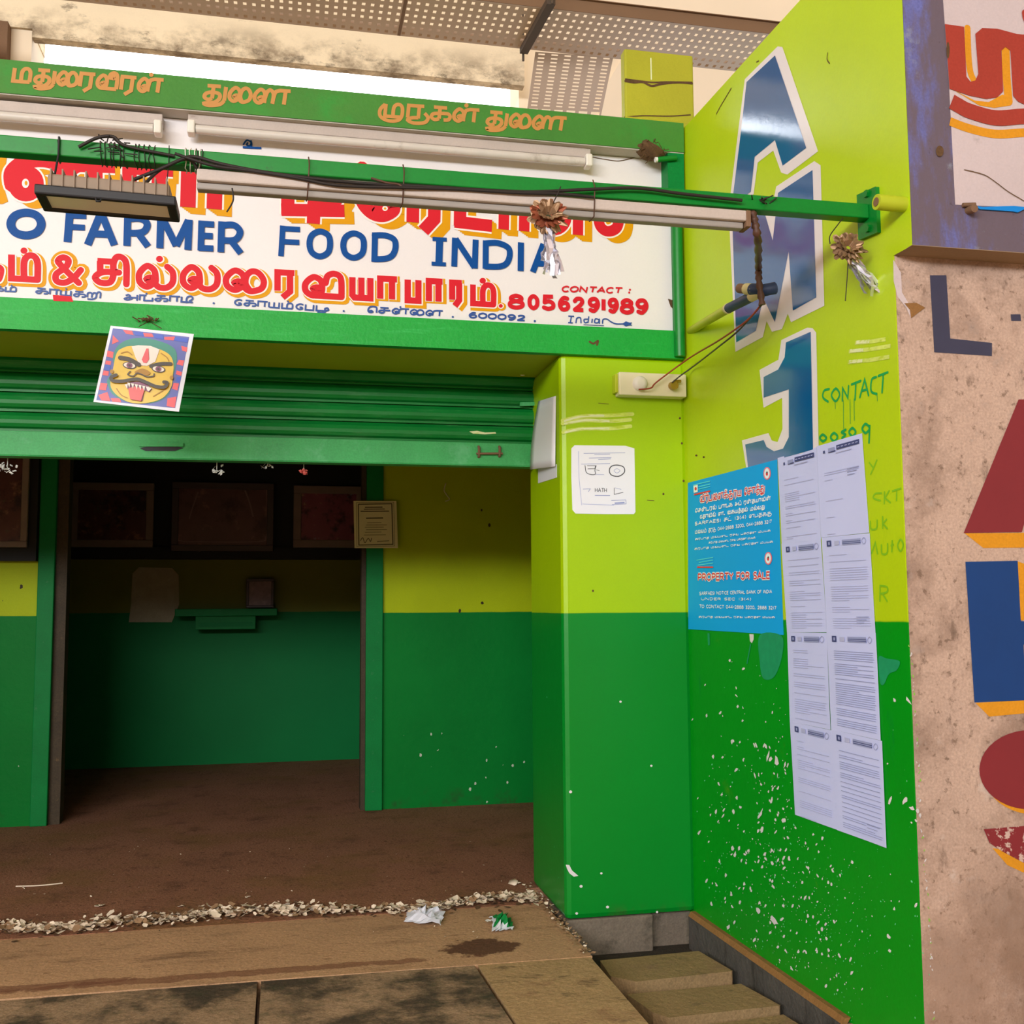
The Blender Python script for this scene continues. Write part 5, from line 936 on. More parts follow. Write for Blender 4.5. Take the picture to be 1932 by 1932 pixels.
# ------------------------------------------------------------------ papers pasted on the lime wall
def bil(q, u, v):   # quad tl, tr, br, bl
    a = (q[0][0] + (q[1][0] - q[0][0]) * u, q[0][1] + (q[1][1] - q[0][1]) * u); b_ = (q[3][0] + (q[2][0] - q[3][0]) * u, q[3][1] + (q[2][1] - q[3][1]) * u)
    return (a[0] + (b_[0] - a[0]) * v, a[1] + (b_[1] - a[1]) * v)
def pasted(name, label, cat, q, plane_fn, off, m, group=None, wav=.0015, parent=None, seed=1):
    P0 = plane_fn(off); rr = random.Random(seed); ph = rr.uniform(0, 6)
    b = MB()
    def fn(u, v):
        x, y = bil(q, u, 1 - v); e = wav * (1 + math.sin(ph + 5 * u + 3 * v)) * (.4 + abs(u - .5) + abs(v - .5))
        return P0.px(x, y, e)
    n = 8
    vs = [fn(i / n, j / n) for j in range(n + 1) for i in range(n + 1)]
    fs = [(j * (n + 1) + i, j * (n + 1) + i + 1, (j + 1) * (n + 1) + i + 1, (j + 1) * (n + 1) + i) for j in range(n) for i in range(n)]
    nn = (vs[1] - vs[0]).cross(vs[n + 1] - vs[0])
    if nn.dot(P0.N) < 0: fs = [f[::-1] for f in fs]
    b.add(vs, fs, m, True)
    # back skin so that the sheet has thickness
    vb = [v - P0.N * .0006 for v in vs]; b.add(vb, [f[::-1] for f in fs], m, True)
    edge = [i for i in range(n + 1)] + [(j) * (n + 1) + n for j in range(1, n + 1)] + [n * (n + 1) + i for i in range(n - 1, -1, -1)] + [j * (n + 1) for j in range(n - 1, 0, -1)]
    b.add(vs + vb, [(edge[k], edge[k] + len(vs), edge[(k + 1) % len(edge)] + len(vs), edge[(k + 1) % len(edge)]) for k in range(len(edge))], m)
    o = b.build(name)
    tag(o, label, cat, group)
    return o
rows = [
 (((1468, 864), (1541, 844), (1549, 1018), (1475, 1027)), 'white notice sheet in the top row beside the blue poster', 1),
 (((1541, 842), (1627, 817.5), (1640, 1005), (1550, 1014)), 'white notice sheet at the top outer corner under the green handwriting', 1),
 (((1475, 1026), (1549, 1017), (1560, 1193), (1485, 1193)), 'white notice sheet in the second row touching the blue poster', 2),
 (((1550, 1014), (1641, 1006), (1652, 1194), (1561, 1193)), 'white notice sheet in the second row at the outer side', 2),
 (((1485, 1193), (1560, 1194), (1567, 1377), (1491, 1361)), 'white notice sheet in third row crossing onto green paint below the blue poster corner', 2),
 (((1560, 1192), (1652, 1194), (1662, 1397), (1568, 1376)), 'white notice sheet in third row packed with grey print, outer side', 3),
 (((1491, 1361), (1569, 1378), (1581, 1566), (1500, 1537)), 'white notice sheet in bottom row, the nearly blank inner one', 1),
 (((1568, 1376), (1664, 1398), (1673, 1600), (1580, 1566)), 'white notice sheet at the bottom outer corner, lowest of all sheets', 3),
]
for i, (q, lab, dens) in enumerate(rows):
    o = pasted('notice_sheet', lab, 'paper', q, PW, .0012 + .0005 * (i % 2) + .0002 * i, m_paper, 'notice sheets on the lime wall', .0006, seed=i)
    d = Draw(PW(.0045 + .0002 * i), PXR, .0004); rr = random.Random(50 + i)
    def L_(u0, u1, v, wd, m):
        d.line([bil(q, u0, v), bil(q, (u0 + u1) / 2, v), bil(q, u1, v)], wd, m)
    if i < 2:
        L_(.42, .92, .07, 8.5, m_print); L_(.24, .38, .078, 7, m_gray2); L_(.24, .40, .1, 2, m_print); L_(.13, .17, .085, 5, m_print)
        for k in range(6): x0 = .44 + .08 * k; L_(x0, x0 + .05, .07, 1.2, m_paper)
        L_(.4, .75, .125, 1.5, m_gray)
    else:
        d.poly([bil(q, .1, .04), bil(q, .19, .04), bil(q, .19, .1), bil(q, .1, .1)], m_print); d.poly([bil(q, .13, .055), bil(q, .165, .055), bil(q, .165, .085), bil(q, .13, .085)], m_gray2)
        L_(.26, .36, .07, 8, m_gray); L_(.42, .8, .07, 10, m_gray2)
        for k in range(3): L_(.42, .8, .05 + .017 * k, 1.3, m_print)
        c = bil(q, .87, .07); d.curve([(c[0] - 4, c[1]), (c[0], c[1] - 6), (c[0] + 4, c[1]), (c[0], c[1] + 6)], 1.2, m_gray2, closed=True)
    v = .17
    while v < .93:
        if dens == 1: v += rr.choice((.022, .022, .06, .1)); u1 = rr.choice((.9, .88, .5, .3)); m = m_gray
        elif dens == 2: v += rr.choice((.024, .024, .024, .07)); u1 = rr.choice((.92, .9, .9, .5)); m = m_gray
        else: v += rr.choice((.021, .021, .021, .021, .045)); u1 = rr.choice((.94, .93, .92, .92, .6)); m = m_gray2
        if i == 1 and .3 > v or (i == 1 and v > .4): v += .12
        L_(.13, u1, v, .8 if dens < 3 else 1.0, m)
    if i in (1, 3, 7): 
        for k in range(3): L_(.62, .88 - .05 * k, .84 + .03 * k if i != 1 else .32 + .03 * k, 1.2, m_gray2)
    d.build('printed_text', o)
qc = ((1298, 911), (1467, 867), (1478.5, 1198), (1299.5, 1187))
po = pasted('property_poster', 'bright blue poster with red headings, leftmost sheet on the lime wall', 'poster', qc, PW, .001, m_cyan, None, .0008)
d = Draw(PW(.0036), (1270, 800, 4.293), .0004)
for q in ([(165, 490), (300, 458), (302, 466), (165, 498)], [(205, 505), (302, 482), (302, 490), (205, 513)], [(205, 525), (302, 502), (302, 508), (205, 532)], [(190, 1100), (325, 1076), (325, 1084), (190, 1107)], [(210, 1118), (325, 1098), (325, 1105), (210, 1126)], [(200, 1140), (325, 1122), (325, 1130), (200, 1148)]): d.poly(q, m_cyan2)
d.poly([(165, 500), (200, 492), (200, 550), (168, 558)], m_pwht); d.ell((184, 524), 9, 14, m_pred, 1, 12)
d.line([(170, 572), (300, 543)], 12, m_pred); d.line([(195, 1160), (325, 1160)], 12, m_pred)
for c in ((762, 400), (772, 1088)): d.ell(c, 30, 52, m_pnk, 0, 24); d.ell(c, 22, 42, m_pwht, 1, 24); d.ell((c[0], c[1] + 4), 9, 16, m_pred, 2, 12); d.ell((c[0] + 2, c[1] - 8), 6, 8, m_ink, 3, 10)
hd = [(m_pwht, 14, 0, 0, 0)], [(m_pred, 0, 0, 0, 2)]
for ly in hd: run_text(d, ['vi', 'ra', '+', 'pa', 'ai', 'na', 'ka', '+', 'ku', 'ra', 'ya', ' ', 'e', 'sa', 'aa', 'ta', '+', 'tu'], (220, 632), (748, 545), 46, 9, ly)
for ly in hd: run_text(d, list('PROPERTY FOR SALE'), (205, 1268), (792, 1250), 52, 12, ly)
pw = [(m_pwht, 0, 0, 0, 1)]
run_text(d, ['e', 'sa', 'na', '+', 'da', 'ra', 'la', '+', ' ', 'pa', 'aa', 'nga', 'ka', ' ', 'a', 'pa', '+', ' ', 'ra', 'na', '+', 'ta', 'ya', 'aa', 'vi', 'na', '+'], (182, 716), (795, 612), 24, 8, pw)
run_text(d, ['ee', 'ta', 'aa', 'vi', 'la', '+', ' ', 'nna', '.', ' ', 'ai', 'ka', 'ya', 'ta', '+', 'ta', 'la', '+', ' ', 'ma', 'la', '+', 'la', 'tu'], (220, 765), (748, 682), 24, 8, pw)
run_text(d, list('SARFAESI') + [' ', 'sa', 'da', '+', ' '] + list('13(4)') + [' ', 'na', 'pa', 'ta', 'ka', 'ku'], (178, 820), (805, 735), 24, 7, pw)
run_text(d, ['ma', 'ai', 'la', 'ma', '+', ' ', 'ta', 'ra', 'ku', ' '] + list('044-2888 3200, 044-2888 3217'), (180, 888), (802, 800), 24, 6, pw)
for y0, y1, a, c in ((940, 868, 180, 795), (968, 925, 290, 670), (1018, 958, 175, 815), (1568, 1570, 210, 830)):
    run_text(d, ['ka', 'ra', 'pa', 'aa', 'ta', ' ', 'ma', 'la', 'ya', 'na', 'da', ' ', 'ra', 'sa', 'va', ' ', 'pa', 'ka', 'ra', 'ta', 'na', ' ', 'ma', 'pa', 'ya', 'ka'], (a, y0), (c, y1), 12, 4, pw)
run_text(d, list('SARFAESI NOTICE CENTRAL BANK OF INDIA'), (215, 1385), (805, 1368), 24, 6, pw)
run_text(d, list('UNDER SEC 13(4)'), (230, 1425), (640, 1428), 18, 5, pw); run_text(d, list('TO CONTACT 044-2888 3200, 2888 3217'), (215, 1488), (840, 1502), 24, 6, pw)
d.build('poster_print', po)
# strips of torn white and cyan paper under the poster
d = Draw(PW(), (980, 1140, 2.928), .0012); 
def chip(D, x, y, r, m, el=1.3, rr=R_):
    n = rr.choice((5, 6, 7, 8)); a0 = rr.uniform(0, 6.28); tl = rr.uniform(-.5, .5); pts = []
    for k in range(n):
        a = a0 + 2 * math.pi * k / n; q = r * rr.uniform(.45, 1.2); px_, py_ = q * math.cos(a) * .8, q * math.sin(a) * el
        pts.append((x + px_ + tl * py_, y + py_))
    D.poly(pts, m)
def inside(x, y, P):
    c = False
    for i in range(len(P)):
        (x1, y1), (x2, y2) = P[i], P[i - 1]
        if (y1 > y) != (y2 > y) and x < (x2 - x1) * (y - y1) / (y2 - y1) + x1: c = not c
    return c
m_tealc = mat('pale_teal_chip', rgb(110, 220, 160), .6)
PAP = [(1296, 905), (1468, 860), (1630, 812), (1676, 1604), (1496, 1542), (1480, 1202), (1296, 1190)]
dc = Draw(PW(), PXR, .0012); rc_ = random.Random(77)
def spray(n, cx, cy, sx_, sy2, r0, r1, teal=.35):
    k = 0
    while k < n:
        x, y = rc_.gauss(cx, sx_), rc_.gauss(cy, sy2)
        if x < 1304 or y < 1215 or y > 1712 + .632 * (x - 1299) or x > 1716 + (y - 1195) * .068 or inside(x, y, PAP): k += .2; continue
        r = r0 + (r1 - r0) * rc_.random() ** 3; chip(dc, x, y, r, m_tealc if rc_.random() < teal and r < 2 else m_amjw, 1.35, rc_); k += 1
spray(360, 1500, 1690, 85, 110, .6, 4.2); spray(90, 1440, 1590, 60, 110, .7, 4.5, .2); spray(50, 1400, 1400, 55, 110, .8, 3.4, .3); spray(160, 1560, 1780, 90, 70, .5, 2.0, .6); spray(60, 1470, 1480, 20, 90, 1, 5, .1)
for k in range(60):
    y = rc_.uniform(1205, 1930); chip(dc, 1719 + (y - 1195) * .067 - abs(rc_.gauss(0, 3)), y, rc_.uniform(.8, 2.6), m_amjw if rc_.random() < .6 else m_lime_edge, 1.6, rc_)
dc.build('flaked_paint', wall_right, kind='stuff')
ms = mat('washed_out_teal_smear', rgb(30, 150, 100), .5, .2, 30)
d.poly([(1040, 160), (1052, 160), (1054, 225), (1044, 228)], ms); d.poly([(1272, 165), (1296, 166), (1296, 195), (1286, 215), (1276, 205)], m_amjw); d.poly([(1330, 170), (1450, 175), (1452, 290), (1410, 400), (1350, 410), (1330, 320)], ms, 0, True); d.poly([(1276, 220), (1282, 220), (1262, 330), (1256, 330)], ms)
d.r = (1440, 1150, 4.112); d.poly([(900, 370), (960, 380), (1060, 400), (1040, 470), (980, 500), (940, 580), (910, 560)], ms, 0, True)
for x, y, r, e in ((1022, 706, 16, 1.1), (1134, 712, 18, 1.8), (990, 1478, 18, 2.0), (1104, 1482, 22, 1.5), (1160, 1540, 26, .8), (1200, 1560, 26, 1.0), (1222, 1596, 16, 1.2), (1192, 1638, 14, 1), (1155, 1652, 9, 1), (968, 1195, 9, 1)): chip(d, x, y, r, m_amjw, e, rc_)
d.r = (980, 1140, 2.928)
for x, y, r, e in ((1376, 840, 11, 3), (1424, 862, 18, 1.6), (1470, 885, 7, 3), (1486, 888, 6, 3), (1334, 1158, 11, 2.8), (1320, 1250, 10, 1.3), (1298, 776, 6, 3), (1310, 776, 7, 2.6), (1302, 946, 7, 2.5), (1324, 942, 6, 2.8), (1322, 1692, 16, 1.2), (1408, 1750, 20, 1.6), (1393, 1085, 9, 2.4), (1428, 945, 5, 3)): chip(d, x, y, r, m_amjw, e, rc_)
for x, y, r in ((1240, 358, 9), (1028, 446, 7), (1200, 462, 7), (1036, 615, 7), (1236, 642, 7), (1180, 757, 11), (1072, 842, 9), (1104, 992, 8), (1203, 1067, 9), (1100, 1200, 7), (1162, 1196, 6), (957, 1420, 8), (1035, 1528, 8), (1090, 1550, 9), (938, 1642, 9), (1062, 1652, 10), (1178, 1670, 8), (1216, 1350, 10), (1268, 1362, 9), (1290, 1470, 8), (1400, 1530, 8)): chip(d, x, y, r, m_amjw, 1.4, rc_)
d.build('flaked_paint', wall_right)
# the drawing sheet on the pillar front and the two sheets curling off its side
qd = ((1079, 841), (1197, 841), (1199, 970), (1079, 970))
ds = MB(); Pd = PY(YP - .002); rc = [(1084, 840), (1180, 841), (1197, 846), (1198, 900), (1199, 966), (1196, 970), (1140, 970), (1086, 969), (1080, 962), (1078, 900), (1078, 846)]
ds.prism([Pd.px(*p) for p in rc], (0, .0012, 0), m_paper2); do = tag(ds.build('drawing_sheet'), 'white rounded sheet with pencil drawings taped to the pillar front', 'paper')
d = Draw(PY(YP - .002), (900, 680, 4.026), .0006)
for v, a, c in ((706, 810, 1125), (716, 890, 1010), (742, 850, 1020), (752, 920, 1015), (788, 790, 1010)): d.line([(a, v), (c, v - 4)], 4, m_gray2)
d.curve([(820, 798), (830, 850), (870, 868), (900, 862), (895, 835), (905, 800)], 5, m_ink); d.line([(835, 800), (900, 800), (895, 822), (840, 824)], 4, m_ink); d.line([(905, 832), (930, 836)], 3, m_ink); d.line([(900, 866), (965, 868)], 3, m_gray2)
d.curve([(1062, 795), (1112, 810), (1118, 850), (1075, 880), (1020, 870), (1005, 835), (1020, 805)], 7, m_ink, closed=True); d.curve([(1062, 822), (1085, 838), (1062, 855), (1040, 838)], 3, m_gray2, closed=True)
d.line([(805, 978), (860, 976), (845, 998)], 4, m_gray2); run_text(d, list('HATH'), (897, 998), (990, 1000), 28, 4, [(m_ink, 0, 0, 0, 0)]); d.line([(895, 1025), (1010, 1026)], 6, m_gray2); d.line([(1042, 968), (1042, 1018), (1110, 1002)], 4, m_ink); d.line([(1045, 968), (1095, 980)], 3, m_gray2)
d.line([(1020, 1064), (1130, 1060), (1132, 1090), (1025, 1095)], 4, m_gray2); d.line([(1045, 1085), (1120, 1080)], 10, m_gray2); d.line([(800, 1090), (1040, 1100)], 4, m_gray); d.line([(770, 690), (775, 900), (795, 1100)], 4, m_gray)
d.build('pencil_drawing', do)
Xp = 1.060
b = MB(); PS = PX(Xp)
A = [PS.px(1017, 757, .003), PS.px(1050, 747, .003), PS.px(1051, 880, .008)]
Bc = Vector(PX(Xp - .03).px(1003, 886)); fl_ = [A[0], A[1], A[2], Bc]
def loose(u, v):
    p = (fl_[0] * (1 - u) + fl_[1] * u) * v + (fl_[3] * (1 - u) + fl_[2] * u) * (1 - v); return p + Vector((-.012 * math.sin(math.pi * (1 - v) * .8) * (1 - u), 0, 0))
b.sheet(loose, 6, 8, m_paper2); lo = b.build('loose_sheet', solid=.0012); tag(lo, 'white sheet curling away from the pillar side over the shutter edge', 'paper')
d = Draw(PX(Xp - .016), (900, 680, 4.026), .0006)
b = MB(); b.prism([PS.px(*p, .002) for p in ((1016, 885), (1051, 876), (1051, 901), (1016, 912))], (.001, 0, 0), m_paper2); tag(b.build('under_sheet'), 'lower white sheet showing beneath the curling one on the pillar side', 'paper')

# ------------------------------------------------------------------ inside the shop
def framed(name, label, x0, y0, x1, y1, Y, mf, mp, fw, group='framed pictures in the back room'):
    P3 = PY(Y); a = P3.px(x0, y1); c = P3.px(x1, y0)
    t = thing(name, label, 'picture', ((a.x + c.x) / 2, Y, a.z), group)
    b = MB()
    for bx in (((a.x, a.z), (c.x, a.z + fw)), ((a.x, c.z - fw), (c.x, c.z)), ((a.x, a.z + fw), (a.x + fw, c.z - fw)), ((c.x - fw, a.z + fw), (c.x, c.z - fw))): b.box((bx[0][0], Y - .0, bx[0][1]), (bx[1][0], Y + .03, bx[1][1]), mf)
    b.build('frame', t, bevel=.004)
    b = MB(); b.box((a.x + fw * .9, Y + .012, a.z + fw * .9), (c.x - fw * .9, Y + .028, c.z - fw * .9), mp); b.build('print', t)
    return t
framed('framed_picture', 'dull wood framed devotional print on back wall, first from the left door post', 130, 912, 291, 1032, 8.32, m_frm1, m_pic1, .055)
fp = framed('framed_picture', 'wide dark framed maroon print on back wall between the other two', 322, 912, 517, 1040, 8.32, m_frm2, m_pic2, .05)
d = Draw(PY(8.332), (380, 850, 4.83), .001); gp = mat('pale_picture_line', rgb(130, 100, 100), .5)
d.curve([(-210, 320), (-215, 760), (-180, 825), (0, 832), (520, 830), (590, 780), (598, 600), (595, 330)], 7, gp); d.curve([(400, 370), (440, 480), (470, 600)], 14, gp); d.curve([(-30, 380), (-80, 520), (-110, 620)], 10, gp); d.build('border_line', bpy.data.objects['print.001'].parent)
framed('framed_picture', 'framed pink devotional print with pale grey patches, partly behind the certificate', 553, 918, 687, 1033, 8.32, m_frm1, m_pic3, .06)
framed('framed_picture', 'framed print on the black panel left of the door post', -80, 845, 56, 1032, 6.30, m_frm1, m_pic1, .035, 'framed pictures in the back room')
b = MB(); b.box((-1.72, 8.36, EYE + .365), (.66, 8.52, EYE + .45), m_black); tag(b.build('picture_rail'), 'long black wooden ledge under the framed pictures on the back wall', 'shelf')
b = MB(); b.box((-1.72, 8.47, EYE + .45), (.66, 8.52, EYE + 1.3), m_black); b.build('backboard', bpy.data.objects['picture_rail'])
b = MB(); b.box((-3.4, 6.34, EYE + .262), (-1.365, 6.398, EYE + 1.2), m_black); tag(b.build('dark_band_panel'), 'black panel over the dark band of the partition wall behind the leftmost framed print', 'board')  # flat black panel covering the dark band of the upper partition
# small wall shelf with a drawer, a little framed card and a paper beside it
P8 = PY(8.3); a = P8.px(330, 1163); c = P8.px(523, 1148)
ws = thing('wall_shelf', 'small green wall shelf with a drawer under it on the back wall', 'shelf', ((a.x + c.x) / 2, 8.4, a.z))
b = MB(); b.box((a.x, 8.28, a.z), (c.x, 8.52, c.z), m_dgreen); b.build('shelf_board', ws, bevel=.004)
e = P8.px(368, 1188); f = P8.px(482, 1168); b = MB(); b.box((e.x, 8.31, e.z), (f.x, 8.52, a.z), m_dgreen); dr = b.build('drawer', ws, bevel=.003)
b = MB(); b.box((e.x + .02, 8.305, e.z + .02), (f.x - .02, 8.312, f.z - .02), m_back); b.build('drawer_front', dr)
framed('framed_card', 'tiny framed picture standing on the green wall shelf', 464, 1092, 517, 1147, 8.34, m_frm2, m_pic2, .02, None)
pb = MB(); P9 = PY(8.505); pb.prism([P9.px(*p) for p in ((243, 1174), (324, 1174), (338, 1140), (337, 1085), (325, 1072), (262, 1070), (250, 1082), (247, 1140))], (0, .004, 0), m_dustp)
tag(pb.build('dusty_sheet'), 'dusty grey paper with rounded top pasted on the back wall beside the shelf', 'paper')
# certificate hung on the right door post
P6 = PY(6.35); cq = ((667, 945), (748, 945), (751, 1034), (669, 1034))
b = MB(); b.prism([P6.px(*p) for p in cq], (0, .006, 0), m_cert); ce = tag(b.build('certificate'), 'bordered yellowed certificate hung on the right green door post', 'certificate')
d = Draw(PY(6.35), (380, 850, 4.83), .0012)
d.line([(1430, 490), (1735, 485), (1745, 855), (1435, 862), (1430, 490)], 9, m_certink); d.line([(1412, 475), (1752, 472), (1760, 870), (1418, 876), (1412, 475)], 3, m_certink)
for v, x0, x1, wd in ((518, 1490, 1650, 10), (535, 1480, 1670, 8), (555, 1450, 1710, 9), (617, 1500, 1655, 11), (660, 1510, 1640, 4), (680, 1500, 1690, 4), (700, 1490, 1660, 4), (722, 1500, 1690, 5), (745, 1490, 1640, 4), (770, 1480, 1680, 4)): d.line([(x0, v), (x1, v - 2)], wd, m_certink)
d.curve([(1450, 820), (1470, 795), (1490, 840), (1520, 800), (1540, 830), (1550, 800)], 6, m_certink); d.line([(1600, 830), (1710, 822)], 6, m_certink); d.build('certificate_print', ce)
b = MB(); P64 = PY(6.395); b.tube(crm([P64.px(*p) for p in ((841, 912), (838, 925), (843, 934), (848, 942), (840, 946))]), .004, m_cert, 6); tag(b.build('hanging_string'), 'short pale string stuck on the dark upper partition wall', 'string')
# dried flowers under the shutter rail
def dried(px, py, label, m, spread, n, grp):
    c = PY(4.53).px(px, py); b = MB(); rr = random.Random(px)
    topz = EYE + .60
    b.tube([(c.x, 4.53, topz + .004), (c.x, 4.53, c.z)], .0012, m_whitep, 5)
    for k in range(n):
        p = c + Vector((rr.uniform(-1, 1) * spread[0], rr.uniform(-.01, .01), rr.uniform(-1, 1) * spread[1])); s_ = rr.uniform(.006, .013)
        a1 = Vector((rr.uniform(-1, 1), rr.uniform(-.6, .2), rr.uniform(-1, 1))).normalized() * s_; a2 = Vector((rr.uniform(-1, 1), rr.uniform(-.2, .2), rr.uniform(-1, 1))).normalized() * s_
        b.add([p - a1, p - a2 * .6, p + a1, p + a2 * .6, p + Vector((0, -.005, 0))], [(0, 1, 4), (1, 2, 4), (2, 3, 4), (3, 0, 4)], m)
    o = b.build('dried_flower', solid=.0012); tag(o, label, 'flower', grp); return o
dried(409, 886, 'white dried petals hanging under the shutter rail below the mask picture', m_whitep, (.028, .018), 12, 'dried flowers under the shutter')
dried(505, 880, 'thin white dried petal strip hanging right of the white petal cluster', m_whitep, (.03, .005), 7, 'dried flowers under the shutter')
dried(573, 892, 'pink dried flower hanging under the shutter rail', m_pinkp, (.014, .014), 14, 'dried flowers under the shutter')
dried(14, 882, 'white dried petals hanging under the shutter rail at the left picture edge', m_whitep, (.035, .022), 16, 'dried flowers under the shutter')

# ------------------------------------------------------------------ market roof: perforated cable trays
def perforated(o3, U, V, nu, nv, cu, cv, hu, hv, m, b):
    """sheet with punched slots: nu x nv cells of cu x cv with holes hu x hv"""
    o3, U, V = Vector(o3), Vector(U).normalized(), Vector(V).normalized()
    us = []; 
    for i in range(nu): us += [i * cu, i * cu + (cu - hu) / 2, i * cu + (cu + hu) / 2]
    us.append(nu * cu); vs_ = []
    for j in range(nv): vs_ += [j * cv, j * cv + (cv - hv) / 2, j * cv + (cv + hv) / 2]
    vs_.append(nv * cv); W_ = len(us)
    pts = [o3 + U * u + V * v for v in vs_ for u in us]; fs = []
    for j in range(len(vs_) - 1):
        for i in range(W_ - 1):
            if i % 3 == 1 and j % 3 == 1: continue
            fs.append((j * W_ + i, j * W_ + i + 1, (j + 1) * W_ + i + 1, (j + 1) * W_ + i))
    b.add(pts, fs, m)
zt = EYE + 2.75
tr = thing('cable_tray', 'long perforated grey cable tray under the market roof', 'cable tray', (.6, 4.7, zt))
b = MB(); perforated((-2.2, 4.532, zt), (1, 0, 0), (0, 1, 0), 118, 7, .041, .0525, .016, .024, m_tray, b); b.build('tray_bed', tr, solid=.002)
b = MB(); b.box((-2.2, 4.528, zt), (2.64, 4.532, zt + .06), m_tray_d); b.box((-2.2, 4.899, zt), (2.64, 4.903, zt + .06), m_tray); b.box((-2.2, 4.515, zt + .056), (2.64, 4.532, zt + .06), m_tray_d); b.build('side_lip', tr)
b = MB(); x = PZ(zt).px(965, 60).x
b.box((.50, 4.528, zt - .002), (.515, 4.90, zt + .0), m_tray_d); b.build('joint_strip', tr)
b = MB(); s0 = PZ(zt - .03).px(988, 102); s1 = PZ(zt - .03).px(1040, 8); b.prism([s0 + Vector((-.02, 0, 0)), s0 + Vector((.02, 0, 0)), s1 + Vector((.02, 0, 0)), s1 + Vector((-.02, 0, 0))], (0, 0, .03), m_strut)
b.tube([s0 + Vector((0, .01, -.03)), s0 + Vector((0, .01, .3))], .006, m_strut, 8); b.tube([s1 + Vector((0, -.02, -.01)), s1 + Vector((0, -.02, .6))], .006, m_strut, 8)
tag(b.build('tray_hanger'), 'dark steel channel and rods holding up the long cable tray', 'bracket')
tr2 = thing('cable_tray', 'short perforated tray dropping from the long cable tray behind the sign', 'cable tray', PY(5.0).px(1080, 110))
t0 = PY(4.90).px(1010, 98); t1 = PY(4.90).px(1157, 108); t2 = PY(5.25).px(992, 225)
b = MB(); wdt = (t1 - t0).length; ln = (t2 - t0).length
perforated(t0, t1 - t0, t2 - t0, 6, 15, wdt / 6, ln * .8 / 15, wdt / 6 * .5, ln * .8 / 15 * .42, m_tray, b)
u_ = (t2 - t0).normalized(); perforated(t0 + u_ * ln * .8, t1 - t0, u_, 6, 1, wdt / 6, ln * .45, wdt / 6 * .7, ln * .4, m_tray, b)
b.build('tray_bed', tr2, solid=.002)

# ------------------------------------------------------------------ stone slabs over the gutter
def stone(q, zt_, label, th=.05):
    Pz = PZ(zt_); pts = [Pz.px(*p) for p in q]
    b = MB(); b.prism([p - Vector((0, 0, th)) for p in pts], (0, 0, th), m_stone); o = b.build('stone_slab', bevel=.006); tag(o, label, 'stone slab', 'stone slabs over the gutter'); return o
stone([(1132, 1812), (1318, 1794), (1383, 1832), (1200, 1852), (1152, 1842)], -.07, 'first stone slab over the gutter, nearest the pillar foot', .062)
stone([(1183, 1876), (1398, 1856), (1473, 1897), (1262, 1920), (1232, 1910)], -.07, 'second stone slab over the gutter, in the middle of three', .062)
stone([(1300, 1938), (1478, 1914), (1560, 1965), (1390, 1995)], -.075, 'third stone slab over the gutter, cut off at the bottom edge', .058)
b = MB()
for k in range(5):
    c = PZ(-.12).px(1262 + R_.uniform(-10, 14), 1862 + R_.uniform(-5, 4)); s_ = .012
    b.prism([c + Vector((-s_, -s_ * .7, 0)), c + Vector((s_, -s_, 0)), c + Vector((s_ * .8, s_, 0)), c + Vector((-s_ * .6, s_, 0))], (R_.uniform(-.005, .005), 0, .016), m_whitep)
tag(b.build('paper_scrap'), 'crumpled white scrap lying in the gap between two stone slabs', 'litter')

# ------------------------------------------------------------------ litter on the threshold
def flake(b, c, s_, m, rr, curl=.6):
    a = rr.uniform(0, 6.28); e1 = Vector((math.cos(a), math.sin(a), rr.uniform(-.3, .3))) * s_; e2 = Vector((-math.sin(a), math.cos(a), rr.uniform(-.3, .5))) * s_ * rr.uniform(.35, .7); up = Vector((0, 0, s_ * curl * rr.uniform(.2, 1)))
    p = [c - e1 + up * .8, c - e1 * .5 - e2 + up * .3, c + e1 * .5 - e2, c + e1 + up, c + e1 * .4 + e2 + up * .5, c - e1 * .5 + e2 + up, c + Vector((0, 0, s_ * .05))]
    b.add(p, [(0, 1, 6), (1, 2, 6), (2, 3, 6), (3, 4, 6), (4, 5, 6), (5, 0, 6)], m, True)
rr = random.Random(11); b = MB(); PF = PZ(.0)
line = [(-40, 1755), (60, 1757), (150, 1752), (240, 1742), (330, 1738), (420, 1728), (510, 1722), (600, 1722), (700, 1722), (800, 1718), (880, 1706), (960, 1700), (1010, 1700)]
LP = crm([PF.px(*p) for p in line], 12); n = len(LP)
for k in range(1500):
    t = rr.random() * (n - 1.01); i = int(t); p = LP[i].lerp(LP[i + 1], t - i); wd = .05 if t < n * .62 else .035
    p = p + Vector((0, rr.gauss(.01, wd * .75), .004 + abs(rr.gauss(0, .008)))); s_ = rr.uniform(.005, .021)
    flake(b, p, s_, m_petal if rr.random() < .72 else m_petal2, rr)
for k in range(160):
    p = PF.px(rr.uniform(0, 1000), rr.uniform(1580, 1780)); p.z = .002; flake(b, p, rr.uniform(.002, .006), m_petal if rr.random() < .5 else m_petal2, rr)
for k in range(260):
    t = rr.random(); p = Vector((1.04 + rr.uniform(-.03, .014), 4.55 - t * .95, .003 + rr.random() * .01)); flake(b, p, rr.uniform(.004, .01), m_petal2 if rr.random() < .8 else m_petal, rr)
tag(b.build('vegetable_peelings'), 'line of dry pale peelings swept along the shop threshold', 'litter', kind='stuff')
b = MB(); rr = random.Random(3)
for k in range(420):
    t = rr.random() * (n - 1.01); i = int(t); p = LP[i].lerp(LP[i + 1], t - i) + Vector((0, rr.gauss(.01, .05), .001)); flake(b, p, rr.uniform(.006, .016), m_dirt, rr, .2)
tag(b.build('dirt_crumbs'), 'dark soil crumbs under the line of peelings', 'dirt', kind='stuff')
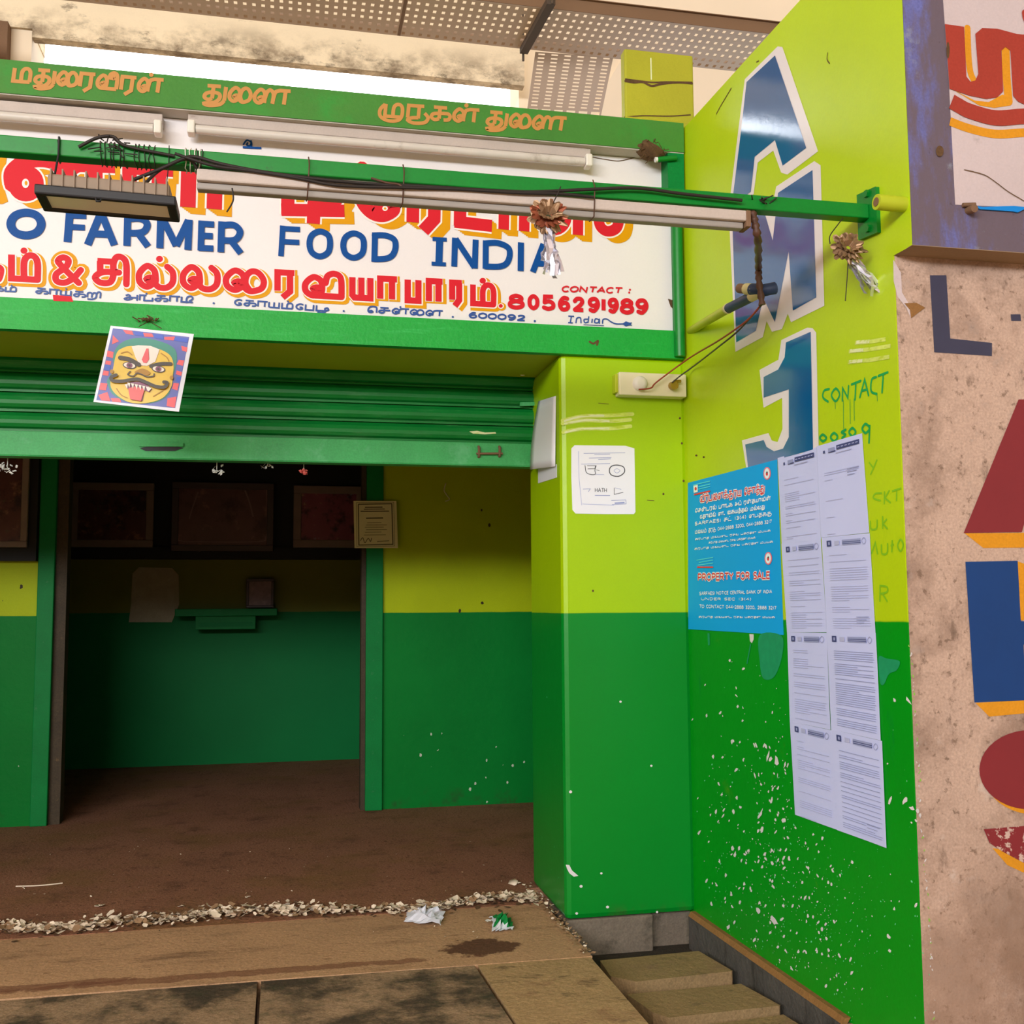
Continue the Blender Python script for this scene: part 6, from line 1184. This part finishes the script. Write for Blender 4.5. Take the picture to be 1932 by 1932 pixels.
for (x, y, s_, lab) in ((185, 1712, .02, 'single large pale peel lying behind the litter line at the left'), (968, 1668, .028, 'long pale peel lying near the pillar corner'), (340, 1712, .014, 'small pale peel lying just behind the middle of the litter line'), (465, 1695, .013, 'pale round peel behind the litter line')):
    b = MB(); p = PF.px(x, y); p.z = .004; rr = random.Random(x); flake(b, p, s_, m_petal, rr, .5); flake(b, p + Vector((s_ * .7, 0, .002)), s_ * .7, m_petal, rr, .5); tag(b.build('peel', solid=.001), lab, 'litter')
b = MB(); b.tube(crm([PF.px(30, 1674, ) + Vector((0, 0, .004)), PF.px(75, 1673) + Vector((0, 0, .005)), PF.px(118, 1668) + Vector((0, 0, .004))]), .003, m_petal, 6); b.tube([PF.px(40, 1673) + Vector((0, 0, .004)), PF.px(46, 1678) + Vector((0, 0, .004))], .002, m_petal, 5)
tag(b.build('straw'), 'thin pale straw lying on the brown floor at the left', 'litter')
def crumple(name, quad, h, m1, m2, seed, label, cat):
    rr = random.Random(seed); q = [PF.px(*p) for p in quad]; N = 9
    hs = [[rr.uniform(0, 1) for _ in range(N + 1)] for _ in range(N + 1)]
    def fn(u, v):
        p = (q[0] * (1 - u) + q[1] * u) * v + (q[3] * (1 - u) + q[2] * u) * (1 - v); i, j = round(u * N), round(v * N)
        e = min(u, 1 - u, v, 1 - v) * 2
        return p + Vector(((hs[j][i] - .5) * .02, (hs[i][j] - .5) * .02, .002 + h * (.25 + .75 * e) * hs[j][i]))
    b = MB(); b.sheet(fn, N, N, m1, False)
    if m2:
        for k in range(len(b.m)):
            if m2[1](k): b.m[k] = b.mi(m2[0])
    o = b.build(name, solid=.0012); tag(o, label, cat); return o
crumple('plastic_bag', ((772, 1722), (836, 1720), (834, 1748), (764, 1740)), .05, m_bag, None, 4, 'crumpled white plastic bag lying on the litter line', 'bag')
crumple('wrapper', ((926, 1732), (958, 1728), (966, 1757), (930, 1759)), .05, m_packg, (m_packw, lambda k: k < 16 or k % 9 == 0), 8, 'crumpled green and silver wrapper on the threshold near the pillar', 'wrapper')
b = MB(); rr = random.Random(21)
for k in range(5): p = PF.px(918 + k * 2.5, 1740 + (k % 2) * 2); p.z = .006; flake(b, p, .008, m_whitep, rr)
tag(b.build('paper_scrap'), 'tiny white scrap beside the green wrapper', 'litter')
bpy.context.view_layer.update()
